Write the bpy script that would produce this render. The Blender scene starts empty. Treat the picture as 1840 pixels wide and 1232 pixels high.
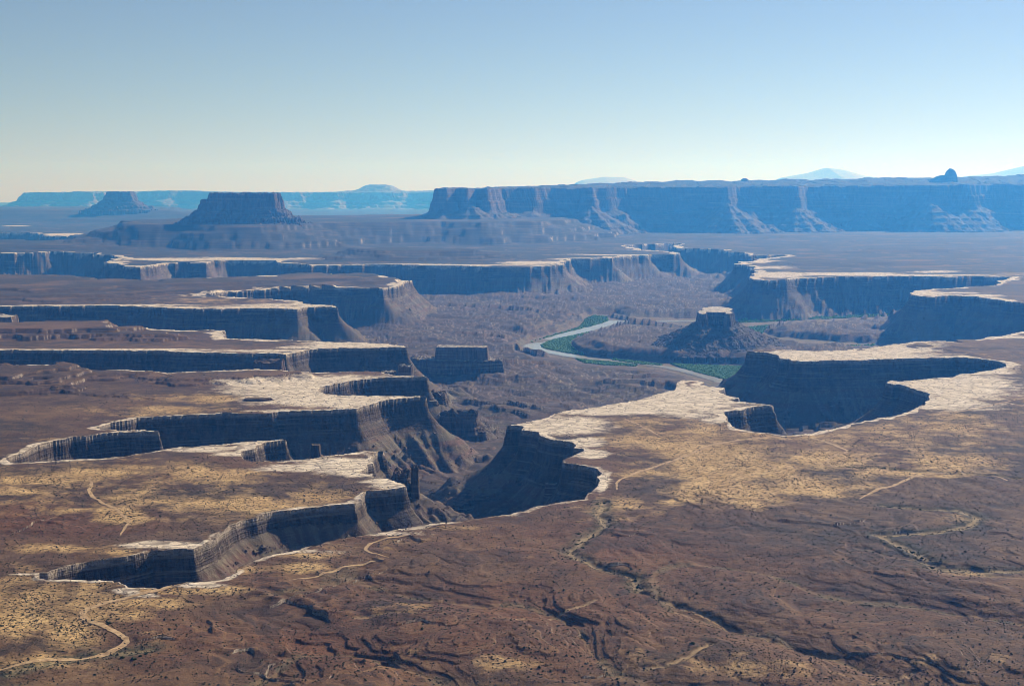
import bpy, math, numpy as np
from mathutils import Vector

# ------------------------------------------------------------------ camera, sky, sun, exposure
scene = bpy.context.scene
CAM_H = 400.0                      # metres above the pale rim rock
F_PX, CX, CY, HOR = 2560.0, 920.0, 616.0, 345.0    # lens in pixels of the 1840-wide photograph
PITCH = math.atan((CY - HOR) / F_PX)

cam_data = bpy.data.cameras.new("camera")
cam = bpy.data.objects.new("camera", cam_data)
scene.collection.objects.link(cam)
cam.location = (0, 0, CAM_H)
cam.rotation_euler = (math.pi / 2 - PITCH, 0, 0)
cam_data.sensor_width = 36.0
cam_data.lens = 36.0 * F_PX / 1840.0
cam_data.clip_start = 1.0
cam_data.clip_end = 300000.0
scene.camera = cam

SUN_EL, SUN_AZ = math.radians(28), math.radians(39)     # azimuth from straight ahead (+y) to the right (+x)
world = bpy.data.worlds.new("World")
scene.world = world
world.use_nodes = True
wn = world.node_tree
wn.nodes.clear()
w_out = wn.nodes.new("ShaderNodeOutputWorld")
w_bg = wn.nodes.new("ShaderNodeBackground")
w_sky = wn.nodes.new("ShaderNodeTexSky")
w_sky.sky_type = 'NISHITA'
w_sky.sun_disc = False
w_sky.sun_elevation = SUN_EL
w_sky.sun_rotation = SUN_AZ
w_sky.altitude = 1500
w_sky.air_density = 1.0
w_sky.dust_density = 0.3
w_sky.ozone_density = 1.8
w_bg.inputs['Strength'].default_value = 0.053
w_tint = wn.nodes.new("ShaderNodeMix")
w_tint.data_type = 'RGBA'; w_tint.blend_type = 'MULTIPLY'
w_tint.inputs[0].default_value = 1.0
w_tint.inputs[7].default_value = (1.04, 0.975, 1.0, 1)
wn.links.new(w_sky.outputs[0], w_tint.inputs[6])
wn.links.new(w_tint.outputs[2], w_bg.inputs[0])
wn.links.new(w_bg.outputs[0], w_out.inputs[0])

sun_data = bpy.data.lights.new("sun", 'SUN')
sun_data.energy = 5.0
sun_data.angle = math.radians(0.53)
sun_data.color = (1.0, 0.925, 0.80)
sun = bpy.data.objects.new("sun", sun_data)
scene.collection.objects.link(sun)
to_sun = Vector((math.sin(SUN_AZ) * math.cos(SUN_EL), math.cos(SUN_AZ) * math.cos(SUN_EL), math.sin(SUN_EL)))
sun.rotation_euler = to_sun.to_track_quat('Z', 'Y').to_euler()
sun.location = (0, 0, 1200)

scene.view_settings.view_transform = 'Standard'
scene.view_settings.look = 'None'
scene.view_settings.exposure = 0.42
scene.view_settings.gamma = 1.0
HAZE_DENSITY = 5.8e-5
HAZE_COLOR = (0.05, 0.29, 1.0)

C = scene.collection

# ------------------------------------------------------------------ small maths helpers
ST, CT = math.sin(PITCH), math.cos(PITCH)

def unproject(px, py, z=0.0):
    """pixels of the photograph -> world x, y on the level plane z"""
    px = np.asarray(px, float); py = np.asarray(py, float)
    a = (px - CX) / F_PX; b = (CY - py) / F_PX
    t = (CAM_H - z) / (ST - b * CT)
    return t * a, t * (CT + b * ST)

def project(x, y, z=0.0):
    zz = np.asarray(z, float) - CAM_H
    depth = y * CT - zz * ST
    up = y * ST + zz * CT
    return CX + F_PX * x / depth, CY - F_PX * up / depth

def at_depth(px, py, d):
    """world point seen at a pixel, d metres ahead"""
    a = (px - CX) / F_PX; b = (CY - py) / F_PX
    t = d / (CT + b * ST)
    return t * a, d, CAM_H + t * (-ST + b * CT)

_rs = np.random.RandomState(7)
_PERM = _rs.permutation(4096).astype(np.int32)
_GA = _rs.rand(4096).astype(np.float32) * 2 * np.pi
_GX, _GY = np.cos(_GA), np.sin(_GA)

def noise(x, y, seed=0):
    """gradient noise, about -1..1"""
    x = np.asarray(x, np.float64) + seed * 37.31; y = np.asarray(y, np.float64) - seed * 51.77
    xi = np.floor(x); yi = np.floor(y)
    fx = (x - xi).astype(np.float32); fy = (y - yi).astype(np.float32)
    xi = xi.astype(np.int64); yi = yi.astype(np.int64)
    u = fx * fx * fx * (fx * (fx * 6 - 15) + 10)
    v = fy * fy * fy * (fy * (fy * 6 - 15) + 10)
    x0 = xi & 4095; x1 = (xi + 1) & 4095; y0 = yi & 4095; y1 = (yi + 1) & 4095
    p0 = _PERM[x0]; p1 = _PERM[x1]
    def g(p, yy, dx, dy):
        h = _PERM[(p + yy) & 4095]
        return _GX[h] * dx + _GY[h] * dy
    n00 = g(p0, y0, fx, fy); n10 = g(p1, y0, fx - 1, fy)
    n01 = g(p0, y1, fx, fy - 1); n11 = g(p1, y1, fx - 1, fy - 1)
    a = n00 + u * (n10 - n00); b = n01 + u * (n11 - n01)
    return (a + v * (b - a)) * 1.5

def fbm(x, y, octs=4, seed=0, gain=0.5):
    s = 0; amp = 1.0; f = 1.0
    for i in range(octs):
        s = s + amp * noise(x * f, y * f, seed + i * 3); amp *= gain; f *= 2.03
    return s

def ridged(x, y, octs=3, seed=0, gain=0.5):
    s = 0; amp = 1.0; f = 1.0
    for i in range(octs):
        s = s + amp * (1 - 2 * np.abs(noise(x * f, y * f, seed + i * 5))); amp *= gain; f *= 2.1
    return s

def sstep(a, b, x):
    t = np.clip((x - a) / (b - a), 0, 1)
    return t * t * (3 - 2 * t)

def seg_dist(px, py, ax, ay, bx, by):
    dx, dy = bx - ax, by - ay
    L = dx * dx + dy * dy + 1e-9
    t = np.clip(((px - ax) * dx + (py - ay) * dy) / L, 0, 1)
    ex = px - (ax + t * dx); ey = py - (ay + t * dy)
    return np.sqrt(ex * ex + ey * ey), t

def poly_sdf(px, py, poly):
    """signed distance to a closed polygon, negative inside"""
    d = np.full(px.shape, 1e9); inside = np.zeros(px.shape, bool)
    n = len(poly)
    for i in range(n):
        ax, ay = poly[i]; bx, by = poly[(i + 1) % n]
        d = np.minimum(d, seg_dist(px, py, ax, ay, bx, by)[0])
        if ay != by:
            c = ((ay > py) != (by > py)) & (px < (bx - ax) * (py - ay) / (by - ay) + ax)
            inside ^= c
    return np.where(inside, -d, d)

def fractal(poly, px_step, amp, seed, closed=True, minlen=2.0):
    """roughen a world polyline until its steps are about px_step pixels"""
    rs = np.random.RandomState(seed)
    P = np.asarray(poly, float)
    if closed: P = np.vstack([P, P[:1]])
    for it in range(7):
        Q = [P[:1]]
        A, B = P[:-1], P[1:]
        u, v = project(P[:, 0], P[:, 1])
        L = np.hypot(u[1:] - u[:-1], v[1:] - v[:-1]); W = np.hypot(*(B - A).T)
        split = (L > px_step * 1.5) & (W > minlen)
        r = rs.uniform(-1, 1, len(A)) * amp * np.clip(0.42 + (A[:, 1] - 1900) / 5000, 0.42, 1.0)
        M = (A + B) / 2 + np.stack([-(B - A)[:, 1], (B - A)[:, 0]], 1) * np.clip(r, -1, 1)[:, None]
        out = [P[0]]
        for i in range(len(A)):
            if split[i]: out.append(M[i])
            out.append(B[i])
        P = np.array(out)
        if not split.any(): break
    return P[:-1] if closed else P

# ------------------------------------------------------------------ object helpers
def mesh_from(name, V, Fq, mat, parent=None, smooth=False, loc=None):
    me = bpy.data.meshes.new(name)
    V = np.asarray(V, np.float32)
    if loc is not None: V = V - np.asarray(loc, np.float32)
    Fq = np.asarray(Fq, np.int32)
    n, k = Fq.shape
    me.vertices.add(len(V)); me.vertices.foreach_set('co', V.ravel())
    me.loops.add(n * k); me.loops.foreach_set('vertex_index', Fq.ravel())
    me.polygons.add(n)
    me.polygons.foreach_set('loop_start', np.arange(0, n * k, k, dtype=np.int32))
    me.polygons.foreach_set('loop_total', np.full(n, k, np.int32))
    me.polygons.foreach_set('use_smooth', np.full(n, smooth, bool))
    me.update(calc_edges=True)
    me.materials.append(mat)
    ob = bpy.data.objects.new(name, me)
    C.objects.link(ob)
    if parent is not None: ob.parent = parent
    elif loc is not None: ob.location = loc
    return ob

def tag(o, label=None, cat=None, group=None, kind=None):
    if label: o['label'] = label
    if cat: o['category'] = cat
    if group: o['group'] = group
    if kind: o['kind'] = kind
    return o

def thing(name, label, cat, loc, group=None):
    o = bpy.data.objects.new(name, None)
    C.objects.link(o); o.location = loc; o.empty_display_size = 5
    return tag(o, label, cat, group)

def compact(V, Fq):
    ids, inv = np.unique(Fq, return_inverse=True)
    return V[ids], inv.reshape(Fq.shape), ids

# ------------------------------------------------------------------ materials
def mat_new(name):
    m = bpy.data.materials.new(name); m.use_nodes = True
    nt = m.node_tree; nt.nodes.clear()
    out = nt.nodes.new('ShaderNodeOutputMaterial')
    bs = nt.nodes.new('ShaderNodeBsdfPrincipled')
    bs.inputs['Specular IOR Level'].default_value = 0.15
    bs.inputs['Roughness'].default_value = 0.95
    nt.links.new(bs.outputs[0], out.inputs[0])
    return m, nt, bs

class N:
    def __init__(s, nt): s.nt = nt
    def node(s, t, **kw):
        n = s.nt.nodes.new(t)
        for k, v in kw.items(): setattr(n, k, v)
        return n
    def link(s, a, b): s.nt.links.new(a, b)
    def put(s, sock, v):
        if isinstance(v, (int, float)): sock.default_value = v
        elif isinstance(v, tuple): sock.default_value = v if len(v) == len(sock.default_value) else (*v, 1)
        else: s.link(v, sock)
    def math(s, op, a, b=None, clamp=False):
        n = s.node('ShaderNodeMath', operation=op); n.use_clamp = clamp
        s.put(n.inputs[0], a)
        if b is not None: s.put(n.inputs[1], b)
        return n.outputs[0]
    def mapr(s, v, a, b, c=0.0, d=1.0):
        n = s.node('ShaderNodeMapRange'); n.clamp = True
        s.put(n.inputs['Value'], v)
        for k, x in (('From Min', a), ('From Max', b), ('To Min', c), ('To Max', d)): n.inputs[k].default_value = x
        return n.outputs[0]
    def mix(s, f, a, b, mode='MIX'):
        n = s.node('ShaderNodeMix', data_type='RGBA', blend_type=mode); n.clamp_factor = True
        s.put(n.inputs[0], f); s.put(n.inputs[6], a); s.put(n.inputs[7], b)
        return n.outputs[2]
    def scaled(s, pos, sc):
        n = s.node('ShaderNodeVectorMath', operation='MULTIPLY')
        s.link(pos, n.inputs[0]); n.inputs[1].default_value = sc
        return n.outputs[0]
    def noise(s, vec, scale, detail=4, rough=0.55, dist=0.0):
        n = s.node('ShaderNodeTexNoise')
        s.link(vec, n.inputs['Vector']); n.inputs['Scale'].default_value = scale
        n.inputs['Detail'].default_value = detail; n.inputs['Roughness'].default_value = rough
        n.inputs['Distortion'].default_value = dist
        return n.outputs[0]
    def voro(s, vec, scale, feature='F1'):
        n = s.node('ShaderNodeTexVoronoi', feature=feature)
        s.link(vec, n.inputs['Vector']); n.inputs['Scale'].default_value = scale
        return n.outputs['Distance']

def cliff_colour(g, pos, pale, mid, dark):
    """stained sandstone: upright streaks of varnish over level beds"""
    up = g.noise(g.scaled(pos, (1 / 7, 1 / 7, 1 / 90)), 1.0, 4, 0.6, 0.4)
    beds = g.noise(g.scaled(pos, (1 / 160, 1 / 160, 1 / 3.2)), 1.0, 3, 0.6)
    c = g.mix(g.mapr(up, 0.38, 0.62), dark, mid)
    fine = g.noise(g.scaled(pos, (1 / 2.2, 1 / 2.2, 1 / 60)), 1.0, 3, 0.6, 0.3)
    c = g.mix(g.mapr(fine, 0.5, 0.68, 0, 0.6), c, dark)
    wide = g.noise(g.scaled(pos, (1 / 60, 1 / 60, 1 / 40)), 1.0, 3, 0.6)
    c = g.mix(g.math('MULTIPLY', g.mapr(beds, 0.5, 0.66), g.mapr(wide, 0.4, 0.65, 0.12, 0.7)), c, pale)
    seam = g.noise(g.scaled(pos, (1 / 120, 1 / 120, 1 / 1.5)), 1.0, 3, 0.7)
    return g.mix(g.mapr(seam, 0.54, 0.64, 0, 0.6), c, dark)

def make_terrain_mat():
    m, nt, bs = mat_new("desert_ground")
    g = N(nt)
    geo = g.node('ShaderNodeNewGeometry'); pos = geo.outputs['Position']
    att = g.node('ShaderNodeAttribute', attribute_name='mask')
    sep = g.node('ShaderNodeSeparateColor'); g.link(att.outputs['Color'], sep.inputs[0])
    white, grass, canyon = sep.outputs
    att2 = g.node('ShaderNodeAttribute', attribute_name='mask_b')
    sep2 = g.node('ShaderNodeSeparateColor'); g.link(att2.outputs['Color'], sep2.inputs[0])
    red, pale, green = sep2.outputs
    flat = g.scaled(pos, (1, 1, 0.0))
    n300 = g.noise(flat, 1 / 260, 5, 0.6, 0.3)
    n40 = g.noise(flat, 1 / 34, 5, 0.62, 0.2)
    n6 = g.noise(flat, 1 / 5.0, 3, 0.7)
    n1 = g.noise(flat, 1 / 1.6, 2, 0.7)
    # bare soil of the bench
    soil = g.mix(g.mapr(n300, 0.36, 0.64), (0.044, 0.026, 0.017), (0.120, 0.052, 0.024))
    soil = g.mix(g.mapr(n40, 0.42, 0.70, 0, 0.7), soil, (0.19, 0.108, 0.052))
    soil = g.mix(g.math('MULTIPLY', red, g.mapr(n40, 0.25, 0.6, 0.3, 0.9)), soil, (0.175, 0.062, 0.025))
    soil = g.mix(g.mapr(n6, 0.50, 0.66, 0, 0.75), soil, (0.042, 0.030, 0.024))
    soil = g.mix(g.mapr(n1, 0.54, 0.72, 0, 0.55), soil, (0.28, 0.185, 0.095))
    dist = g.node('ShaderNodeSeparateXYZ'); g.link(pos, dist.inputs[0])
    soil = g.mix(g.mapr(dist.outputs[1], 3600, 7200, 0, 0.92), soil, (0.030, 0.032, 0.028))  # far soil darkened with distance, painting in the bluer look of haze
    soil = g.mix(g.math('MULTIPLY', g.mapr(att.outputs['Alpha'], 1.0, 0.2), g.mapr(n40, 0.35, 0.6, 0.9, 0.4)), soil, (0.036, 0.025, 0.024))
    band = g.noise(g.scaled(pos, (1 / 420, 1 / 420, 1 / 1.7)), 1.0, 3, 0.65, 0.2)
    soil = g.mix(g.mapr(band, 0.50, 0.66, 0, 0.55), soil, (0.21, 0.120, 0.058))
    soil = g.mix(g.mapr(band, 0.46, 0.34, 0, 0.6), soil, (0.040, 0.026, 0.021))
    # dry grass flats
    gr = g.mix(g.mapr(n40, 0.35, 0.65), (0.42, 0.255, 0.105), (0.66, 0.44, 0.20))
    gr = g.mix(g.mapr(n6, 0.50, 0.60, 0, 0.9), gr, (0.115, 0.075, 0.038))
    gmask = g.math('ADD', grass, g.math('MULTIPLY', g.math('SUBTRACT', n40, 0.5), 0.9))
    base = g.mix(g.mapr(gmask, 0.22, 0.68), soil, gr)
    # pale washes and sand
    base = g.mix(g.math('MULTIPLY', pale, g.mapr(n6, 0.3, 0.6, 0.6, 1.0)), base, (0.50, 0.345, 0.19))
    base = g.mix(g.math('MULTIPLY', green, g.mapr(n6, 0.35, 0.6, 0.25, 0.9)), base, (0.065, 0.075, 0.040))
    # pale rim rock with dark joints
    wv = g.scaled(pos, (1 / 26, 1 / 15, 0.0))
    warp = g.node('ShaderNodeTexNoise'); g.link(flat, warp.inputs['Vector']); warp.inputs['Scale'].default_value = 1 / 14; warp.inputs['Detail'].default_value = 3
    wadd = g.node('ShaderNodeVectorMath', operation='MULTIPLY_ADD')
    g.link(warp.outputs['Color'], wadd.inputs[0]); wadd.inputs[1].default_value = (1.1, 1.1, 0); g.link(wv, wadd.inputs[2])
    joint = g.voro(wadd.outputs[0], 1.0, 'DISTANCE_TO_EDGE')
    wcol = g.mix(g.mapr(n40, 0.35, 0.66), (0.62, 0.505, 0.395), (0.82, 0.69, 0.555))
    wcol = g.mix(g.mapr(n6, 0.55, 0.72, 0, 0.6), wcol, (0.29, 0.215, 0.16))
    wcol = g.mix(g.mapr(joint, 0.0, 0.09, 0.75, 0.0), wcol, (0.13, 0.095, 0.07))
    wmask = g.math('ADD', white, g.math('MULTIPLY', g.math('SUBTRACT', n40, 0.5), 0.7))
    wmask = g.math('ADD', wmask, g.math('MULTIPLY', g.math('SUBTRACT', n6, 0.5), 0.5))
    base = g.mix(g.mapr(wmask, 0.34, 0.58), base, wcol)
    # canyon basin floor
    fl_n = g.noise(g.scaled(pos, (1 / 90, 1 / 90, 1 / 8)), 1.0, 6, 0.65, 0.4)
    fcol = g.mix(g.mapr(fl_n, 0.36, 0.66), (0.046, 0.032, 0.028), (0.118, 0.076, 0.060))
    fcol = g.mix(g.mapr(n40, 0.57, 0.72, 0, 0.7), fcol, (0.25, 0.165, 0.12))
    fcol = g.mix(g.mapr(n6, 0.52, 0.70, 0, 0.6), fcol, (0.06, 0.042, 0.038))
    fcol = g.mix(g.math('MULTIPLY', pale, 0.85), fcol, (0.40, 0.29, 0.19))
    fcol = g.mix(g.math('MULTIPLY', green, g.mapr(n6, 0.3, 0.6, 0.4, 1.0)), fcol, (0.055, 0.085, 0.040))
    # talus: beds of red, purple and green-grey under grey rubble
    beds = g.noise(g.scaled(pos, (1 / 500, 1 / 500, 1 / 11)), 1.0, 3, 0.6)
    tal = g.mix(g.mapr(beds, 0.40, 0.58), (0.120, 0.060, 0.044), (0.112, 0.092, 0.066))
    tal = g.mix(g.mapr(n6, 0.52, 0.66, 0, 0.55), tal, (0.26, 0.205, 0.15))
    tal = g.mix(g.mapr(n40, 0.55, 0.7, 0, 0.6), tal, (0.088, 0.074, 0.056))
    tal = g.mix(g.mapr(att2.outputs['Alpha'], 0.52, 0.72, 0, 0.5), tal, (0.20, 0.165, 0.115))
    tal = g.mix(g.mapr(att2.outputs['Alpha'], 0.45, 0.25, 0, 0.6), tal, (0.085, 0.062, 0.048))
    nz = g.node('ShaderNodeSeparateXYZ'); g.link(geo.outputs['True Normal'], nz.inputs[0])
    slope = nz.outputs[2]
    can = g.mix(g.mapr(slope, 0.97, 0.90), fcol, tal)
    base = g.mix(canyon, base, can)
    cl = cliff_colour(g, pos, (0.33, 0.27, 0.215), (0.120, 0.082, 0.062), (0.044, 0.029, 0.023))  # varnished cliff tones, darkened further to put deeper shade into the colour
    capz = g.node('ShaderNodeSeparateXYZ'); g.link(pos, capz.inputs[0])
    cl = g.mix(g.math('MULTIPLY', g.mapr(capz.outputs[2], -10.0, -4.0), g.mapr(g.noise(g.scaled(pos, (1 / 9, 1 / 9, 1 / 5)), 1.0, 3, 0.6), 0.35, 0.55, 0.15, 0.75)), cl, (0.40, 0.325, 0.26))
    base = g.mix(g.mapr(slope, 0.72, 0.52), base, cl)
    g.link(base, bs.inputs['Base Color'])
    # relief smaller than the mesh
    bn = g.math('ADD', g.math('MULTIPLY', n6, 0.9), g.math('MULTIPLY', n1, 0.45))
    bn = g.math('ADD', bn, g.math('MULTIPLY', g.mapr(joint, 0.0, 0.12), g.math('MULTIPLY', white, 0.8)))
    up = g.math('ADD', g.math('MULTIPLY', g.noise(g.scaled(pos, (1 / 6, 1 / 6, 1 / 30)), 1.0, 4, 0.6), 0.7), g.noise(g.scaled(pos, (1 / 40, 1 / 40, 1 / 2.6)), 1.0, 3, 0.65))
    bn = g.math('ADD', bn, g.math('MULTIPLY', up, g.mapr(slope, 0.72, 0.5, 0, 3.0)))
    bp = g.node('ShaderNodeBump'); bp.inputs['Strength'].default_value = 0.85; bp.inputs['Distance'].default_value = 1.6
    g.link(bn, bp.inputs['Height']); g.link(bp.outputs[0], bs.inputs['Normal'])
    return m

def make_rock_mat(name, pale, mid, dark, talus_a, talus_b, top, sc=1.0):
    m, nt, bs = mat_new(name)
    g = N(nt)
    geo = g.node('ShaderNodeNewGeometry'); pos = g.scaled(geo.outputs['Position'], (sc, sc, sc))
    nz = g.node('ShaderNodeSeparateXYZ'); g.link(geo.outputs['True Normal'], nz.inputs[0])
    cl = cliff_colour(g, pos, pale, mid, dark)
    n20 = g.noise(pos, 1 / 22, 5, 0.65, 0.3)
    n5 = g.noise(pos, 1 / 5, 3, 0.7)
    beds = g.noise(g.scaled(pos, (1 / 900, 1 / 900, 1 / 14)), 1.0, 3, 0.6)
    tal = g.mix(g.mapr(beds, 0.42, 0.58), talus_a, talus_b)
    tal = g.mix(g.mapr(n20, 0.52, 0.68, 0, 0.7), tal, tuple(c * 0.5 for c in talus_a))
    tal = g.mix(g.mapr(n5, 0.55, 0.7, 0, 0.6), tal, pale)
    tp = g.mix(g.mapr(n20, 0.4, 0.62), top, tuple(c * 0.55 for c in top))
    c = g.mix(g.mapr(nz.outputs[2], 0.90, 0.96), tal, tp)
    c = g.mix(g.mapr(nz.outputs[2], 0.66, 0.5), c, cl)
    g.link(c, bs.inputs['Base Color'])
    up = g.noise(g.scaled(pos, (1 / 6, 1 / 6, 1 / 35)), 1.0, 4, 0.6)
    bp = g.node('ShaderNodeBump'); bp.inputs['Strength'].default_value = 0.9; bp.inputs['Distance'].default_value = 3.0 / sc
    g.link(g.math('ADD', up, g.math('MULTIPLY', n5, 0.4)), bp.inputs['Height']); g.link(bp.outputs[0], bs.inputs['Normal'])
    return m

def make_plain_mat(name, a, b, scale, rough=0.95):
    m, nt, bs = mat_new(name); g = N(nt)
    geo = g.node('ShaderNodeNewGeometry')
    n = g.noise(geo.outputs['Position'], scale, 4, 0.65)
    g.link(g.mix(g.mapr(n, 0.36, 0.64), a, b), bs.inputs['Base Color'])
    bs.inputs['Roughness'].default_value = rough
    return m

def make_water_mat():
    m, nt, bs = mat_new("river_water"); g = N(nt)
    geo = g.node('ShaderNodeNewGeometry')
    n = g.noise(g.scaled(geo.outputs['Position'], (1 / 30, 1 / 90, 0)), 1.0, 4, 0.6)
    g.link(g.mix(g.mapr(n, 0.35, 0.65), (0.36, 0.325, 0.27), (0.46, 0.42, 0.35)), bs.inputs['Base Color'])
    bs.inputs['Roughness'].default_value = 0.22
    bs.inputs['Specular IOR Level'].default_value = 0.5
    r = g.noise(geo.outputs['Position'], 1 / 4.0, 3, 0.6)
    bp = g.node('ShaderNodeBump'); bp.inputs['Strength'].default_value = 0.25; bp.inputs['Distance'].default_value = 0.5
    g.link(r, bp.inputs['Height']); g.link(bp.outputs[0], bs.inputs['Normal'])
    return m

M_TER = make_terrain_mat()
M_RED = make_rock_mat("red_sandstone", (0.30, 0.195, 0.14), (0.135, 0.078, 0.056), (0.070, 0.044, 0.034),
                      (0.090, 0.056, 0.042), (0.115, 0.088, 0.068), (0.075, 0.072, 0.048), 1 / 3.0)
M_RIM = make_rock_mat("pale_rim_sandstone", (0.40, 0.33, 0.265), (0.18, 0.125, 0.095), (0.075, 0.048, 0.037),
                      (0.12, 0.070, 0.054), (0.145, 0.12, 0.09), (0.68, 0.58, 0.49), 1.0)
M_CRAG = make_rock_mat("weathered_canyon_rock", (0.22, 0.165, 0.125), (0.12, 0.078, 0.058), (0.045, 0.029, 0.023),
                       (0.11, 0.062, 0.047), (0.13, 0.105, 0.08), (0.19, 0.13, 0.095), 1.0)
M_FAR = make_rock_mat("haze_paled_sandstone", (0.46, 0.32, 0.24), (0.36, 0.235, 0.175), (0.24, 0.15, 0.11),  # red sandstone paled in its colour to stand in for haze
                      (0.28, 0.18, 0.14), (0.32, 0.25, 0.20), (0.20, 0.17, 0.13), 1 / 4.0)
M_TALUS = make_rock_mat("dark_talus_rubble", (0.20, 0.155, 0.115), (0.11, 0.075, 0.055), (0.050, 0.034, 0.027),
                       (0.085, 0.052, 0.041), (0.105, 0.084, 0.063), (0.105, 0.066, 0.050), 1.0)
M_DARK = make_rock_mat("brown_ledge_rock", (0.20, 0.13, 0.09), (0.12, 0.07, 0.05), (0.07, 0.042, 0.033),
                       (0.10, 0.06, 0.045), (0.13, 0.09, 0.065), (0.15, 0.10, 0.07), 1.5)
M_MTN = make_plain_mat("haze_paled_mountain", (0.40, 0.32, 0.27), (0.50, 0.40, 0.34), 1 / 900)  # rock colour lightened to imitate thicker haze in front of it
M_ROAD = make_plain_mat("packed_track_dirt", (0.34, 0.215, 0.115), (0.55, 0.38, 0.215), 1 / 7)
M_WATER = make_water_mat()
M_WILLOW = make_plain_mat("willow_leaves", (0.060, 0.170, 0.030), (0.170, 0.300, 0.070), 1 / 9)
M_SAGE = make_plain_mat("sagebrush_leaves", (0.040, 0.042, 0.028), (0.085, 0.080, 0.050), 1 / 5)
M_BUSH = make_plain_mat("bush_leaves", (0.025, 0.040, 0.018), (0.06, 0.075, 0.032), 1 / 2)

# ------------------------------------------------------------------ plan of the rim (traced on the level of the rim rock)
RIM = """3300,575 2300,580 1840,595 1805,602.5 1770,606 1730,612.5 1680,612.5 1655,612 1625,616 1592,620 1560,625 1517,629 1455,629.5
1405,627.5 1385,627.5 1355,629 1342,630 1352,632 1380,634 1400,639 1402,645 1417,645 1420,648 1445,649 1492,647.5 1547,647.5 1592,645.5
1630,644 1680,643 1717,642 1755,644 1780,647 1800,652 1808,656 1802,660 1780,665 1755,669 1725,672 1707,677 1670,679.5 1642,682.5
1620,684.5 1600,683 1591,687.5 1605,690.5 1617,690 1630,695 1655,702.5 1671,707.5 1667,712.5 1670,717.5 1662,727.5 1637,737 1605,747.5
1567,754 1530,760 1517,764 1480,772.5 1442,780 1412,782 1380,778 1355,775.5 1320,768 1315,764 1305,752 1300,740.5 1330,737 1340,734
1355,731 1392,728 1370,725 1340,722 1307,719 1330,715 1310,711 1292,703 1302,696 1275,694.5 1257,691 1265,686 1230,682.5 1217,687.5
1212,700 1192,705 1180,707.5 1172,710 1150,717.5 1100,725 1075,731 1020,736 995,742.5 975,752.5 940,759 910,765.5 940,765.5 936,773
967,777 969,782.5 992,789 1030,795 1035,800 1032,805 1050,807 1025,820 1010,825 1012,831 1045,836 1067,840 1081,849 1072,857 1077,865
1072,875 1052,892 1050,896 1015,901 975,907.5 955,911 940,919 905,925 830,935 780,940 760,945 712,950 682,957 675,960 625,966 587,972
565,981 525,990 475,1001 427,1020 426,1028 400,1039 350,1045 300,1052 285,1058 277,1054 230,1054 215,1044 150,1041 82,1040 66,1036
70,1029 85,1029 95,1024 130,1015 160,1008 225,1000 262,992 269,989 312,987 347,986 362,979 375,974 397,956 435,934 460,929 492,920
550,912 600,907 637,904 650,895 657,882 690,880 722,876 730,874 727,869 712,864 682,857 670,856 670,850 647,850 660,835 672,832 667,822
679,811 692,810 662,809 640,812 600,817 560,824 520,827 495,829 452,829 436,822 432,812 457,806 460,801 475,795 515,790 507,789 462,792
422,795 367,800 302,805 276,811 195,823 140,824 84,828 19,831 10,823 23,818 62,802 94,792 130,785.5 182,779 214,776 286,775 284,773
214,772 180,770 172,768 195,761 247,751 312,746.5 403,741.7 487,743 500,740 550,738 620,735 640,734 655,729 680,721 710,717 732,714.5
766,712 720,711 650,710 607,709.5 585,707.5 572,701 580,695 600,690 625,685 675,679 697,677.5 725,678 762,676 767,677.5 762,674.5
712,674 685,667.5 662,666 607,667.5 562,669 532,667 460,662 375,666 300,669.5 275,666 225,664 150,664 125,660 88,655 50,655 0,656
-400,654 -1200,650 -1200,640 -400,631 0,629 75,629 175,629.5 250,630.5 275,629.5 310,632 337,633 425,635 500,635.5 514,639 517,636
547,630 570,627 625,625 700,624 732,624.5 725,621 700,618 650,614.5 587,614 500,610.5 412,608 405,602 405,594 375,592.5 325,594 217,589.5
195,583 125,581 62,582 25,582 0,583 -400,580 -1200,575 -1200,556 -400,552 0,550 62,550 125,550 175,549 250,551 300,553 400,555 460,554
500,554.5 532,556 552,552 580,551 607,552.5 600,547.5 570,547 540,545 535,540 500,538 450,535.5 400,532.5 365,529.5 400,525.5 450,522
525,519 600,517.5 680,517.5 689,520 695,517.5 725,507.5 741,504 717,504 707,500 692,496 662,492 575,491 525,493 462,496 425,497.5
325,502 250,506 175,506 132,501 105,497 0,494 -400,488 -1200,482 -1200,452 -400,455 0,455 82,454 85,452.5 162,454 165,457.5 205,459.5
220,462.5 202,467.5 217,476 252,481 255,479 275,477.5 300,472.5 335,472 370,472.5 375,470 410,467.5 495,468 496,471 550,475 555,477.5
600,476 725,476 800,477 900,479 950,479 995,477 1012,475.5 1010,470 1021,465 1102,464 1100,462 1166,459 1165,457 1222,456 1222,454
1200,451 1160,449 1147,447.5 1140,445 1135,440 1160,439 1210,437 1212,441 1215,446 1300,449 1302,452 1342,454 1337,459.5 1407,458
1416,459 1405,461 1355,466 1319,475 1357,479 1350,484 1362,489 1346,499 1352,502.5 1380,504 1410,503 1430,500.5 1480,498 1555,497
1640,496 1705,498 1805,497 1820,497 1805,502.5 1792,511 1730,516 1680,519 1655,521 1635,526 1640,530 1667,533 1705,531 1742,532.5
1780,537.5 1805,541 1840,544 2200,550 3300,556"""
def pts(s): return [tuple(map(float, p.split(','))) for p in s.split()]
def to_world(s, z=0.0):
    p = np.array(pts(s)); x, y = unproject(p[:, 0], p[:, 1], z)
    return np.stack([x, y], 1)

rim_c = to_world(RIM)
far_c = to_world("-900,415 0,418 65,418.5 75,423 120,426.5 180,425.5 205,422 215,427 120,431 40,435 0,437 -900,442")
rim_f = fractal(rim_c, 1.6, 0.14, 3)
far_f = fractal(far_c, 2.0, 0.12, 4)

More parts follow.
